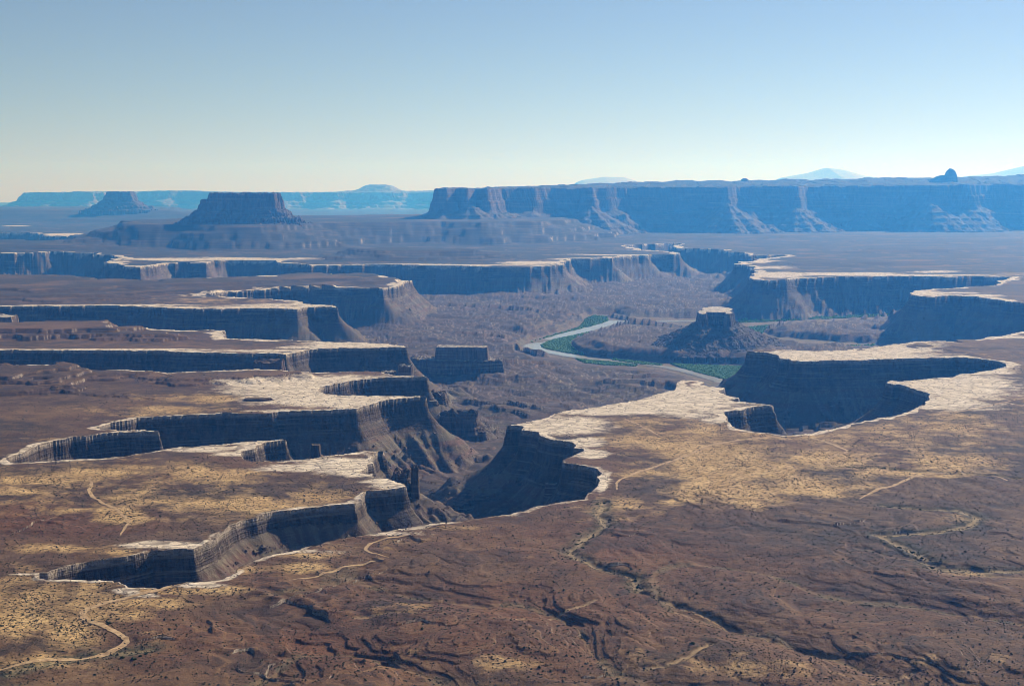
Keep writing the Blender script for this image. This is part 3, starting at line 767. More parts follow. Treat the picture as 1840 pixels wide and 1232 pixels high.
# rows run from far to near, columns from left to right
quads = np.stack([ii + NU, ii + NU + 1, ii + 1, ii], -1).reshape(-1, 4)
can_v = INS.ravel(); wall_v = wall.ravel()
ncan = can_v[quads].sum(1); nwall = wall_v[quads].sum(1)
kind_f = np.where(ncan == 0, 0, np.where(nwall >= 1, 1, 2))
kind_f = np.where((ncan > 0) & (ncan < 4), 1, kind_f)
for knum, nm in ((0, 'plateau_ground'), (1, 'canyon_wall_ground'), (2, 'canyon_floor_ground')):
    v, f, ids = compact(VV, quads[kind_f == knum])
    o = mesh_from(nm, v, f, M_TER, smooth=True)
    for an, arr in (('mask', mask), ('mask_b', mask_b)):
        a = o.data.color_attributes.new(an, 'FLOAT_COLOR', 'POINT')
        a.data.foreach_set('color', arr.reshape(-1, 4)[ids].ravel())
    tag(o, kind='structure')

# ground beyond the fan, so that the land reaches the horizon on every side
o = mesh_from('ground', [(-39000, -2900, -262), (39000, -2900, -262), (39000, 55000, -262), (-39000, 55000, -262)], [(0, 1, 2, 3)], M_TER)
tag(o, kind='structure')

def ground_z(x, y):
    """height of the terrain at world points (bilinear in the fan)"""
    u, v = project(np.asarray(x, float), np.asarray(y, float))
    c = np.clip(np.interp(u, U, np.arange(NU)), 0, NU - 1.001); r = np.clip(np.interp(v, V, np.arange(NV)), 0, NV - 1.001)
    c0 = c.astype(int); r0 = r.astype(int); fc = c - c0; fr = r - r0
    return (Z[r0, c0] * (1 - fc) * (1 - fr) + Z[r0, c0 + 1] * fc * (1 - fr) + Z[r0 + 1, c0] * (1 - fc) * fr + Z[r0 + 1, c0 + 1] * fc * fr)

def sample(arr, x, y):
    u, v = project(x, y)
    c = np.clip(np.round(np.interp(u, U, np.arange(NU))).astype(int), 0, NU - 1); r = np.clip(np.round(np.interp(v, V, np.arange(NV))).astype(int), 0, NV - 1)
    return arr[r, c]

# ------------------------------------------------------------------ buttes and mesas: local height fields
def hf_parts(root_name, label, cat, loc, x0, x1, y0, y1, res, zfun, zmin_fun, cliff_z, mat, parts=('cap_rock', 'talus_slope'), resy=None, group=None):
    nx = int((x1 - x0) / res) + 1; ny = int((y1 - y0) / (resy or res)) + 1
    gx, gy = np.meshgrid(np.linspace(x0, x1, nx), np.linspace(y0, y1, ny))
    z, zc = zfun(gx, gy)
    lowest = zmin_fun(gx, gy)
    keep_v = z > lowest
    i0 = (np.arange(ny - 1)[:, None] * nx + np.arange(nx - 1)[None, :]).ravel()
    f = np.stack([i0, i0 + 1, i0 + nx + 1, i0 + nx], 1)
    kv = keep_v.ravel()
    keep = kv[f].sum(1) >= 1
    z = np.where(keep_v, z, lowest - 3)
    v3 = np.stack([gx.ravel(), gy.ravel(), z.ravel()], 1)
    cz = zc.ravel()[f].mean(1)
    root = thing(root_name, label, cat, loc, group)
    for nm, sel, mt in ((parts[0], keep & (cz > 0), mat), (parts[1], keep & (cz <= 0), M_TALUS if mat is M_RIM else mat)):
        if not sel.any(): continue
        v, ff, _ = compact(v3, f[sel])
        mesh_from(nm, v, ff, mt, parent=root, loc=loc)
    return root

def butte_z(poly, ztop, zbase, h_cliff, w_cliff, talus_run, seed, sc, top_rough, ledge=True, jag=1.0, spur=0.3, topfun=None):
    P = np.asarray(poly, float)
    def fun(x, y):
        jx = x + jag * (sc * 0.5 * noise(x / sc / 2, y / sc / 2, seed) + sc * 0.22 * noise(x / sc * 1.6, y / sc * 1.6, seed + 1))
        jy = y + jag * (sc * 0.5 * noise(x / sc / 2, y / sc / 2, seed + 2) + sc * 0.22 * noise(x / sc * 1.6, y / sc * 1.6, seed + 3))
        s = poly_sdf(jx, jy, P)
        zt = ztop + top_rough * np.round(2.2 * noise(x / sc / 1.1, y / sc / 1.1, seed + 4)) / 2.2 + top_rough * 0.5 * noise(x / sc * 3, y / sc * 3, seed + 5)
        if topfun is not None: zt = zt + topfun(x, y, np.maximum(-s, 0))
        sp = np.maximum(s, 0)
        cl = 0.6 * sstep(0, w_cliff * 0.5, sp) + 0.4 * sstep(w_cliff * 0.6, w_cliff, sp)
        hh = h_cliff * (1 + 0.16 * noise(x / sc / 1.5, y / sc / 1.5, seed + 6))
        ts = np.maximum(sp - w_cliff * 0.8, 0)
        ts = ts * (1 + spur * ridged(x / (sc * 2.2), y / (sc * 2.2), 3, seed + 7) * sstep(0, talus_run * 0.4, ts))
        q = np.clip(ts / talus_run, 0, 1.4)
        fall = (ztop - hh - zbase)
        prof = 1 - (1 - np.clip(q, 0, 1)) ** 1.35
        if ledge:
            n = 3; g = prof * n
            prof = 0.62 * prof + 0.38 * (np.floor(g) + sstep(0.0, 0.22, g - np.floor(g)) ) / n * (prof < 1) + 0.38 * (prof >= 1)
        z = zt - hh * cl - (zt - hh - zbase) * np.clip(prof, 0, 1) * (sp > w_cliff * 0.5)
        z = z + (sp > w_cliff) * 0.012 * (ztop - zbase) * noise(x / sc * 2.4, y / sc * 2.4, seed + 8) * (prof < 0.98)
        z = np.where(q >= 0.999, z - 120, z)
        return z, (sp < w_cliff * 0.95) * 2.0 - 1.0
    return fun

def zero_floor(dz):
    return lambda x, y: ground_z(x, y) + dz

# the big butte on the left
D1 = 10900.0
def pxd(px, d): return (px - CX) / F_PX * d * 1.0
e = [(378, 0), (385, -60), (420, -90), (450, -70), (470, -100), (497, -60), (502, 40), (495, 180), (440, 260), (392, 200), (376, 90)]
poly = [(pxd(p, D1), D1 + dy) for p, dy in e]
zt = CAM_H - 3.2 / F_PX * D1
fun0 = butte_z(poly, zt, 152, 96, 34, 270, 201, 34, 13, True, 1.0, 0.34)
tower = [(pxd(p, D1), D1 + dy) for p, dy in [(364, -10), (374, -20), (377, 40), (366, 50)]]
fun1 = butte_z(tower, zt - 42, 152, 60, 26, 240, 205, 26, 5, True, 0.4, 0.2)
def ekker(x, y):
    a, ca = fun0(x, y); b, cb = fun1(x, y)
    return np.maximum(a, b), np.where(a >= b, ca, cb)
hf_parts('flat_topped_butte', 'large dark butte with a ragged flat top standing on a broad bench', 'butte',
         (pxd(435, D1), D1 + 60, 150), pxd(290, D1), pxd(575, D1), D1 - 520, D1 + 620, 5.0, ekker, zero_floor(-2), 0, M_RED, resy=8)
# the small butte farther off
D2 = 19500.0
poly = [(pxd(p, D2), D2 + dy) for p, dy in [(196, 0), (215, -60), (238, -20), (240, 150), (205, 200), (192, 110)]]
hf_parts('distant_butte', 'small hazy butte beyond the larger one, in front of the far mesa', 'butte',
         (pxd(216, D2), D2 + 60, 150), pxd(140, D2), pxd(275, D2), D2 - 600, D2 + 700, 9.0,
         butte_z(poly, CAM_H + 2, 150, 90, 50, 330, 211, 50, 9, True, 0.6, 0.25), zero_floor(-4), 0, M_RED)
# far mesa along the skyline
D3 = 34000.0
def far_top(x, y, inn):
    u = CX + F_PX * x / D3
    return 150 * np.exp(-((u - 672) / 36) ** 4) * sstep(150, 900, inn) + 40 * np.exp(-((u - 300) / 60) ** 2) + 25 * np.exp(-((u - 142) / 14) ** 2) + 40 * sstep(560, 640, u) * sstep(100, 1200, inn)
poly = [(pxd(p, D3), D3 + dy) for p, dy in [(44, 200), (100, 0), (170, -150), (210, 250), (280, 100), (330, 400), (380, 50), (440, 350), (520, 0), (560, 300), (600, 20), (640, 250), (690, -50), (740, 260), (800, 100), (900, 300), (960, 2200), (300, 3000), (60, 2200)]]
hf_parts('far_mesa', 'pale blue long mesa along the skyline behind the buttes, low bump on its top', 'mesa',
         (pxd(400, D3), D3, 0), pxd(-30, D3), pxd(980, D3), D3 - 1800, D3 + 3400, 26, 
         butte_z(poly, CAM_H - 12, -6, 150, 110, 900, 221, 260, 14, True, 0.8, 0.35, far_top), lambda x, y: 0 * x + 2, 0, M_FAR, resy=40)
# long mesa wall on the right
wall_pts = [(783, 13000), (803, 12960), (818, 13180), (838, 13040), (855, 13300), (876, 13120), (900, 13560), (960, 13800), (990, 14050), (1040, 14150),
            (1062, 13980), (1092, 14250), (1125, 14500), (1200, 14650), (1275, 14720), (1303, 14480), (1330, 14850), (1400, 14950), (1428, 14800),
            (1450, 15150), (1530, 15250), (1600, 15200), (1645, 15120), (1668, 14900), (1700, 15150), (1740, 15020), (1770, 15400), (1840, 15500), (1950, 15350), (2100, 15600), (2300, 15400), (2300, 19500), (900, 18500), (820, 16000), (795, 14000)]
poly = [(pxd(p, d), d) for p, d in wall_pts]
def wall_top(x, y, inn):
    k = np.clip((x + 700) / 6400, 0, 1.1)
    return 10 + 52 * k + (40 + 95 * k) * sstep(150, 2600, inn) + 8 * sstep(400, 420, inn + 120 * noise(x / 300, y / 300, 3)) + 13 * noise(x / 420, y / 420, 6) * sstep(50, 300, inn) + 7 * np.round(1.6 * noise(x / 190, y / 500, 8))
cones = [(792, 12960, 262, .50), (846, 12980, 290, .55), (880, 13080, 240, .52), (940, 13560, 170, .5), (975, 13700, 150, .5), (1060, 13880, 262, .55), (1100, 14120, 150, .5), (1215, 14450, 130, .5), (1306, 14380, 290, .58), (1345, 14600, 210, .52),
         (1428, 14700, 240, .55), (1400, 14750, 170, .5), (1470, 14950, 130, .5), (1545, 15000, 150, .5), (1600, 14950, 140, .5), (1668, 14780, 285, .58), (1712, 14880, 235, .52), (1738, 14860, 220, .55), (1650, 14840, 190, .5), (1800, 15250, 140, .5)]
mesa_base = butte_z(poly, CAM_H + 18, -6, 185, 60, 640, 231, 150, 7, True, 0.45, 0.42, wall_top)
def mesa_fun(x, y):
    z, c = mesa_base(x, y)
    for k, (p, d_, za, sl) in enumerate(cones):
        cx, cy = pxd(p, d_), d_
        a = np.arctan2(y - cy, x - cx); r = np.hypot(x - cx, (y - cy) * 0.8)
        r = r * (1 + 0.16 * noise(np.cos(a) * 3.2 + k, np.sin(a) * 3.2, 66) + 0.05 * noise(x / 60, y / 60, 67))
        zc = za - sl * r + 12 * sstep(0.3, 0.5, np.abs(((za - sl * r) / 62) % 1 - 0.5))
        m = (zc > z) & (c < 0)
        z = np.where(m, zc, z)
    return z, c
hf_parts('long_mesa', 'long blue mesa wall filling the skyline on the right, talus pyramids along its foot', 'mesa',
         (pxd(1300, 14800), 14800, 0), pxd(690, 13000), 8600, 12300, 18600, 9.0,
         mesa_fun, zero_floor(-3), 0, M_RED, resy=17)

# ---- solid crags
def crag_mesh(name, cx, cy, z0, z1, sx, sy, mat, parent=None, seed=0, taper=0.12, power=4.0, rings=14, seg=44, rough=0.10, rot=0.0, top_rough=0.05, loc=None, groove=0.06, dome=False):
    th = np.linspace(0, 2 * np.pi, seg, endpoint=False)
    c, s_ = np.cos(th), np.sin(th)
    r0 = (np.abs(c) ** power + np.abs(s_) ** power) ** (-1 / power)
    rs = np.random.RandomState(seed)
    vs = []
    hs = np.concatenate([np.linspace(0, 1, rings), [1.0, 1.0, 1.0]])
    sc = np.concatenate([np.ones(rings), [0.75, 0.45, 0.15]])
    for i, (h, k) in enumerate(zip(hs, sc)):
        prof = 1 + taper * (1 - h) ** 1.3
        if dome:
            prof = math.sqrt(max(0.02, 1 - (h * 0.985) ** 2.4)); k = 1.0 if i < rings else k * 0.9 * 1.0
        if i == rings - 1 and not dome: prof *= 0.96
        n1 = noise(c * 1.7 + 9, s_ * 1.7 + h * 1.2, seed) * rough + noise(c * 5, s_ * 5 + h * 0.5, seed + 1) * groove + noise(th * 0 + h * 9.0, th * 0 + 1.3, seed + 2) * rough * 0.6
        r = r0 * prof * k * (1 + n1)
        x = c * r * sx / 2; y = s_ * r * sy / 2
        z = z0 + (z1 - z0) * h + (z1 - z0) * top_rough * (noise(x / sx * 4, y / sy * 4, seed + 3)) * (h > 0.9)
        xr = x * math.cos(rot) - y * math.sin(rot); yr = x * math.sin(rot) + y * math.cos(rot)
        vs.append(np.stack([cx + xr, cy + yr, z + 0 * xr], 1))
    V_ = np.concatenate(vs); nr = len(hs)
    a = np.arange(seg); b = (a + 1) % seg
    fs = [np.stack([i * seg + a, i * seg + b, (i + 1) * seg + b, (i + 1) * seg + a], 1) for i in range(nr - 1)]
    V_ = np.vstack([V_, V_[-seg:].mean(0)]); last = len(V_) - 1
    fs.append(np.stack([(nr - 1) * seg + a, (nr - 1) * seg + b, np.full(seg, last), np.full(seg, last)], 1))
    F_ = np.concatenate(fs)
    # close the fan with triangles: drop the doubled corner by using a tiny offset point
    quads_ = F_[:-seg]; tri = F_[-seg:, :3]
    me = bpy.data.meshes.new(name)
    L = V_ - np.asarray(loc if loc is not None else (cx, cy, z0))
    me.from_pydata(L.tolist(), [], quads_.tolist() + tri.tolist())
    me.materials.append(mat)
    ob = bpy.data.objects.new(name, me); C.objects.link(ob)
    if parent is not None: ob.parent = parent
    else: ob.location = (cx, cy, z0)
    return ob

# dome on the long mesa
xd, yd, zd = at_depth(1700, 329, 16300)
gz = zd - 5
root = thing('rock_dome', 'lopsided rock dome rising above the rim of the long mesa', 'rock', (xd, yd, gz))
crag_mesh('dome_body', xd + 48, yd, gz - 60, zd + 162, 168, 150, M_RED, root, 301, 0, 2.1, 18, 44, 0.07, loc=(xd, yd, gz), dome=True)
crag_mesh('dome_shoulder', xd - 30, yd + 10, gz - 80, zd + 84, 370, 180, M_RED, root, 302, 0, 2.1, 14, 40, 0.08, loc=(xd, yd, gz), dome=True)
xd, yd, zd = at_depth(1338, 322, 16800)
tag(crag_mesh('skyline_rock', xd, yd, zd - 60, zd + 9, 120, 100, M_RED, None, 303, 0, 2.2, 12, 30, 0.08, dome=True), 'low rounded knob on the skyline of the long mesa, left of the rock dome', 'rock')

# far mountains
def mountain(name, label, prof, d, depth, seed):
    p = np.array(prof, float)
    px = np.linspace(p[0, 0], p[-1, 0], 160)
    hy = np.interp(px, p[:, 0], p[:, 1])
    rows = 40; t = np.linspace(-1, 1, rows)
    v = []
    for tt in t:
        dd = d + tt * depth
        x = (px - CX) / F_PX * d
        ztop = CAM_H + (HOR - hy) / F_PX * d
        k = max(0.0, 1 - abs(tt) ** 1.1)
        n = fbm(x / 2000, np.full_like(x, dd / 2000), 4, seed)
        v.append(np.stack([x, np.full_like(x, dd), np.maximum(ztop * k * (1 + 0.10 * n * (1 - k) * 2) - 240 * (1 - k), -240)], 1))
    v = np.concatenate(v); n_ = len(px)
    i0 = (np.arange(rows - 1)[:, None] * n_ + np.arange(n_ - 1)[None, :]).ravel()
    o = mesh_from(name, v, np.stack([i0, i0 + 1, i0 + n_ + 1, i0 + n_], 1), M_MTN, smooth=True)
    tag(o, label, 'mountain', kind='structure')
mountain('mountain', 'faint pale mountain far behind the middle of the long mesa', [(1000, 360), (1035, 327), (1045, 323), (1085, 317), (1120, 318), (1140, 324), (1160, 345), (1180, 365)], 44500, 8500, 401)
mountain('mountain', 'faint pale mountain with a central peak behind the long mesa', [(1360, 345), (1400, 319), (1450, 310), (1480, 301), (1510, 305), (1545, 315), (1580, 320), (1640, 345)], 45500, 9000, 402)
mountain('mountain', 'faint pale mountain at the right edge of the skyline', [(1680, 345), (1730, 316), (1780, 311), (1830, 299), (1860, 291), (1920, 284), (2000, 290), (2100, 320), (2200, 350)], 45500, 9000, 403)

# ---- butte in the loop of the river
xa, ya = pxd(1287, 5000), 5000
poly = [(pxd(p, d), d) for p, d in [(1256, 4975), (1262, 4945), (1269, 4955), (1272, 5035), (1280, 5010), (1290, 5030), (1297, 5005), (1303, 5030), (1306, 4960), (1314, 4950), (1318, 4995), (1312, 5080), (1319, 5150), (1310, 5230), (1282, 5270), (1262, 5200), (1264, 5110), (1255, 5050)]]
turk_f = butte_z(poly, -22, -150, 44, 7, 230, 241, 14, 1.0, False, 0.9, 0.08)
def floorz(x, y): return ground_z(x, y) - 1.0
hf_parts('capped_butte', 'lone butte with a flat pale cap and dark talus skirt inside the river loop', 'butte', (xa, ya + 100, -140), xa - 300, xa + 310, 4660, 5520, 2.6,
         turk_f, floorz, 0, M_RIM, resy=4.0)
# block butte nearer, left of the river
d4 = 4150
bx0, bx1 = pxd(783, d4), pxd(875, d4)
upper = [(bx0, d4 - 20), (bx1, d4 - 30), (bx1 + 2, d4 + 30), (bx0 + 4, d4 + 45)]
lower = [(pxd(738, d4), d4 + 10), (pxd(790, d4), d4 - 42), (pxd(880, d4), d4 - 52), (pxd(902, d4), d4 - 40), (pxd(903, d4), d4 + 20), (pxd(880, d4), d4 + 70), (pxd(780, d4), d4 + 80), (pxd(735, d4), d4 + 60)]
f_u = butte_z(upper, -50, -86, 37, 4, 8, 251, 7, 1.4, False, 0.4, 0.0)
f_l = butte_z(lower, -87, -150, 40, 7, 46, 255, 14, 3.5, True, 0.6, 0.35)
def blockz(x, y):
    a, ca = f_u(x, y); b, cb = f_l(x, y)
    a = np.where(poly_sdf(x, y, np.array(upper)) < 14, a, -999)
    return np.maximum(a, b), np.where(a > b, 1.0, cb)
hf_parts('square_butte', 'dark butte with a square block on a stepped shoulder, left of the river bend', 'butte', (pxd(825, d4), d4, -150), pxd(690, d4), pxd(950, d4), d4 - 170, d4 + 200, 2.0,
         blockz, floorz, 0, M_RIM, resy=2.6)

def crag(name, label, cat, px0, px1, py_top, d, mat, depth_m, seed, base=None, group=None, **kw):
    xl, _, zt_ = at_depth(px0, py_top, d); xr, _, _ = at_depth(px1, py_top, d)
    cx = (xl + xr) / 2
    zb = float(ground_z(np.array([cx]), np.array([d]))[0]) if base is None else base
    xs = np.array([xl, cx, xr, cx, cx]); ys = np.array([d, d, d, d - depth_m / 2, d + depth_m / 2])
    zlow = min(float(ground_z(xs, ys).min()), zb) - 2 if base is None else base
    ob = crag_mesh(name, cx, d, zlow, zt_, xr - xl, depth_m, mat, None, seed, **kw)
    return tag(ob, label, cat, group)
crag('rock_fin', 'dark squared rock fin below the tip of the pale arm, ahead of the valley floor', 'rock', 792, 857, 741, 3010, M_CRAG, 46, 501, taper=0.18, rough=0.12, power=4, top_rough=0.30, groove=0.10)
crag('rock_block', 'tall dark block at the tip of the pale arm, next to the round knob', 'rock', 770, 801, 705, 3105, M_CRAG, 55, 502, taper=0.3, rough=0.13, power=3.4, top_rough=0.25, groove=0.10)
crag('rock_pinnacle', 'small pointed pinnacle standing free of the squared rock fin', 'rock', 859, 873, 775, 2990, M_CRAG, 13, 503, taper=0.5, rough=0.12, power=2.5)
crag('balanced_rock', 'rounded pale knob at the tip of the pale arm', 'rock', 766, 786, 719, 3060, M_RIM, 20, 504, taper=0.3, rough=0.14, power=2.2)
crag('rock_tower', 'thin dark tower below the nearest white ledge, beside its twin', 'rock', 739, 752, 842, 1995, M_CRAG, 12, 505, taper=0.35, rough=0.12, power=3.5, top_rough=0.25)
crag('rock_buttress', 'broad dark buttress between the nearest white ledge and the thin tower', 'rock', 706, 738, 849, 2010, M_CRAG, 32, 506, taper=0.4, rough=0.14, power=3, top_rough=0.35, groove=0.1)
crag('hoodoo', 'single dark hoodoo with a domed head behind the white ledges', 'rock', 559, 575, 798, 2265, M_CRAG, 15, 507, taper=0.22, rough=0.08, power=2.8)
crag('rock_block', 'cracked cube of rock on the rim of the upper pale arm', 'rock', 716, 742, 656, 3160, M_RIM, 34, 508, taper=0.05, rough=0.05, power=7)
crag('rock_block', 'low boulder pair on the rim of the upper pale arm, left of the cracked cube', 'rock', 684, 712, 667, 3170, M_RIM, 30, 509, taper=0.2, rough=0.12, power=3)
crag('rock_slab', 'pale capped slab poking in at the left edge above the brown hills', 'rock', -60, 29, 567, 4480, M_RIM, 90, 510, taper=0.04, rough=0.05, power=7)
crag('rock_outcrop', 'dark flat outcrop ending the brown ridge by the white slickrock', 'rock', 458, 510, 648, 3330, M_DARK, 55, 511, taper=0.7, rough=0.1, power=3.4)
crag('rock_outcrop', 'long dark slab lying on the white slickrock near yellow grass', 'rock', 440, 486, 715, 2730, M_DARK, 26, 512, taper=0.25, rough=0.12, power=3)
crag('rock_outcrop', 'small dark outcrop alone on the grey flat at the left', 'rock', 220, 262, 703, 2880, M_DARK, 26, 513, taper=0.5, rough=0.15, power=2.6)
crag('rock_outcrop', 'dark flat-topped outcrop on the far side of the right pale mesa', 'rock', 1722, 1757, 612, 3760, M_DARK, 60, 514, taper=0.35, rough=0.08, power=4)
crag('rock_outcrop', 'low pointed outcrop on the right pale mesa', 'rock', 1645, 1672, 619, 3680, M_DARK, 50, 515, taper=1.0, rough=0.1, power=2.4)
crag('rock_outcrop', 'tiny dark knob alone on the pale middle arm', 'rock', 502, 513, 614, 3800, M_DARK, 14, 516, taper=0.5, rough=0.1, power=2.6)
crag('rock_slab', 'tilted dark slab lying on the shaded talus under the right promontory', 'rock', 980, 1001, 869, 2250, M_RIM, 14, 517, base=None, taper=0.2, rough=0.1, power=4)

# ------------------------------------------------------------------ river
def drape_poly(name, px_poly, z, mat, n=1):
    P = to_world(px_poly, z)
    me = bpy.data.meshes.new(name)
    me.from_pydata([(x, y, z) for x, y in P], [], [list(range(len(P)))])
    me.materials.append(mat)
    o = bpy.data.objects.new(name, me); C.objects.link(o)
    if me.polygons[0].normal.z < 0: me.flip_normals()
    return o
def ribbon(px_line, widths, z=None, lift=0.3, step=1.0, plane=0.0):
    """centre line in pixels -> strip of quads; z None drapes it on the ground"""
    P = to_world(px_line, plane)
    # smooth and resample
    for _ in range(3):
        Q = [P[0]]
        for a, b in zip(P[:-1], P[1:]): Q += [0.75 * a + 0.25 * b, 0.25 * a + 0.75 * b]
        P = np.array(Q + [P[-1]])
    L = np.concatenate([[0], np.cumsum(np.hypot(*np.diff(P, axis=0).T))])
    n = max(12, int(L[-1] / step))
    t = np.linspace(0, L[-1], n)
    cx = np.interp(t, L, P[:, 0]); cy = np.interp(t, L, P[:, 1])
    tx, ty = np.gradient(cx), np.gradient(cy); l = np.hypot(tx, ty) + 1e-9
    nx, ny = -ty / l, tx / l
    wd = np.interp(np.linspace(0, 1, n), np.linspace(0, 1, len(widths)), widths)
    wd = wd * (1 + 0.35 * noise(t / 23, t * 0, 17) + 0.3 * noise(t / 6, t * 0, 18))
    wob = 1.6 * noise(t / 19, t * 0, 19) if z is None else 0
    cx = cx + nx * wob; cy = cy + ny * wob
    K = 5; vs = []
    for k in np.linspace(-0.5, 0.5, K):
        x = cx + nx * wd * k; y = cy + ny * wd * k
        zz = ground_z(x, y) + lift if z is None else np.full(n, z)
        vs.append(np.stack([x, y, zz], 1))
    v = np.stack(vs, 1).reshape(-1, 3)
    i0 = (np.arange(n - 1)[:, None] * K + np.arange(K - 1)[None, :]).ravel()
    return v, np.stack([i0, i0 + K, i0 + K + 1, i0 + 1], 1)
RZ = ZR + 1.2
river_line = "1700,559 1560,567 1450,571 1330,576 1200,577 1127,577.5 1100,576.5 1094,581 1050,593 1012,602.5 975,612.5 957,620.5 962,626.5 1000,634 1050,642.5 1100,647 1150,652.5 1200,659 1250,670 1300,686 1350,700"
v, f = ribbon(river_line, [40, 40, 40, 40, 44, 48, 60, 66, 70, 72, 72, 70, 60, 50, 46, 46, 46], z=RZ, step=6, plane=RZ)
tag(mesh_from('river_water', v, f, M_WATER), kind='structure')

# ------------------------------------------------------------------ leafy stuff
_ico_v = None
def ico():
    t = (1 + 5 ** 0.5) / 2
    v = np.array([(-1, t, 0), (1, t, 0), (-1, -t, 0), (1, -t, 0), (0, -1, t), (0, 1, t), (0, -1, -t), (0, 1, -t), (t, 0, -1), (t, 0, 1), (-t, 0, -1), (-t, 0, 1)], float)
    v /= np.linalg.norm(v[0])
    f = np.array([(0, 11, 5), (0, 5, 1), (0, 1, 7), (0, 7, 10), (0, 10, 11), (1, 5, 9), (5, 11, 4), (11, 10, 2), (10, 7, 6), (7, 1, 8), (3, 9, 4), (3, 4, 2), (3, 2, 6), (3, 6, 8), (3, 8, 9), (4, 9, 5), (2, 4, 11), (6, 2, 10), (8, 6, 7), (9, 8, 1)])
    return v, f
IV, IF = ico()
OV = np.array([(1, 0, 0), (0, 1, 0), (-1, 0, 0), (0, -1, 0), (0, 0, 1), (0, 0, -0.4)], float)
OF = np.array([(0, 1, 4), (1, 2, 4), (2, 3, 4), (3, 0, 4), (1, 0, 5), (2, 1, 5), (3, 2, 5), (0, 3, 5)])
def clump_mesh(name, x, y, z, r, h, mat, seed, shape='ico', jitter=0.35):
    rs = np.random.RandomState(seed)
    bv, bf = (IV, IF) if shape == 'ico' else (OV, OF)
    n = len(x)
    a = rs.rand(n) * 2 * np.pi
    j = 1 + jitter * (rs.rand(n, len(bv), 1) * 2 - 1)
    v = bv[None] * j
    ca, sa = np.cos(a)[:, None], np.sin(a)[:, None]
    vx = (v[..., 0] * ca - v[..., 1] * sa) * r[:, None]; vy = (v[..., 0] * sa + v[..., 1] * ca) * r[:, None]; vz = v[..., 2] * h[:, None]
    P = np.stack([vx + x[:, None], vy + y[:, None], vz + (z + h * 0.5)[:, None]], -1).reshape(-1, 3)
    f = (bf[None] + (np.arange(n) * len(bv))[:, None, None]).reshape(-1, 3)
    return mesh_from(name, P, f, mat)

thickets = [("972,620 985,614 1012,607 1050,599 1065,596 1045,603 1030,609 1024,618 1030,629 1050,639 1012,633 985,628 974,624", 1500, 'willows filling the inside of the river bend'),
            ("1052,575 1065,569 1090,569.5 1094,577 1075,583 1050,589.5 1000,602 975,609 948,618 985,605 1040,588", 900, 'willows along the far bank above the bend'),
            ("1035,644.5 1060,648 1100,651 1145,656 1140,658 1080,656 1050,653", 420, 'willows along the near bank below the bend'),
            ("1203,653 1230,655 1300,658 1345,660 1345,686 1300,681 1255,670 1225,661", 1700, 'wide willow flat beneath the right promontory'),
            ("1325,575 1400,573 1500,569.5 1620,564 1620,567 1500,572.5 1410,577 1330,580", 1200, 'thin green strip of willows behind the lone butte'),
            ("1340,587 1400,584 1378,590 1369,599 1352,598", 130, 'sparse greenery right of the lone butte'),
            ("1505,622 1572,619 1562,626 1520,628", 160, 'small green patch beyond the right pale mesa'),
            ("1100,644.5 1150,650.5 1190,655 1190,657 1150,654.5 1100,647", 200, 'willows at the foot of the dark bluff')]
for i, (pp, n, lab) in enumerate(thickets):
    P = to_world(pp, ZR); rs = np.random.RandomState(600 + i)
    lo, hi = P.min(0), P.max(0)
    x = rs.uniform(lo[0], hi[0], n * 8); y = rs.uniform(lo[1], hi[1], n * 8)
    ok = poly_sdf(x, y, P) < 0
    x, y = x[ok], y[ok]
    ok = np.abs(ground_z(x, y) - ZR) < 7
    x, y = x[ok][:int(n * 2)], y[ok][:int(n * 2)]
    r = rs.uniform(2.2, 6.0, len(x)); h = rs.uniform(2.0, 4.6, len(x))
    o = clump_mesh('willow_foliage', x, y, ground_z(x, y) - 0.5, r, h, M_WILLOW, 620 + i)
    tag(o, lab, 'willows', kind='stuff')

rs = np.random.RandomState(77)
n = 620000
px = rs.uniform(-60, 1900, n); py = 345 + 887 * rs.uniform(0.33, 1.0, n) ** 1.0
x, y = unproject(px, py)
# even per square metre rather than per pixel
wgt = (y / y.max()) ** 1.6
gm = sample(mask[..., 1], x, y); wm = sample(mask[..., 0], x, y); im = sample(INS, x, y); gg = sample(GREEN, x, y)
dens = 0.10 + 0.60 * np.clip(gm * 1.1, 0, 1) * (0.5 + 0.5 * noise(x / 60, y / 60, 70)) + 0.3 * gg
dens = dens * (0.55 + 0.9 * np.clip(noise(x / 110, y / 110, 71) + 0.4, 0, 1)) * (1 - np.clip(wm * 1.1, 0, 1)) * (~im)
ok = rs.rand(n) < dens * wgt * 2.0
x, y = x[ok], y[ok]
r = rs.gamma(4, 0.12, len(x)) + 0.25
o = clump_mesh('sagebrush', x, y, ground_z(x, y) - 0.15, r, r * 0.8, M_SAGE, 78, 'oct', 0.3)
tag(o, 'low dark sagebrush dotting the tan flats and brown slopes', 'sagebrush', kind='stuff')
print('SAGE', len(x))

# rubble on the canyon slopes
n = 260000
px = rs.uniform(-40, 1880, n); py = 345 + rs.uniform(105, 720, n)
x, y = unproject(px, py)
im = sample(wall, x, y); ss = sample(S, x, y); zz = ground_z(x, y)
prob = im * sstep(8, 22, ss) * (0.25 + 0.75 * (noise(x / 45, y / 45, 88) > 0.05))
ok = rs.rand(n) < prob * 0.42
x, y, zz = x[ok], y[ok], zz[ok]
r = (rs.pareto(2.6, len(x)) * 0.8 + 0.7).clip(0.5, 5.5) * (0.75 + y / 5200)
o = clump_mesh('talus_rubble', x, y, zz - r * 0.3, r, r * 0.75, M_RIM, 89, 'oct', 0.45)
tag(o, 'fallen blocks and rubble scattered down the canyon slopes', 'rubble', kind='stuff')
print('RUBBLE', len(x))

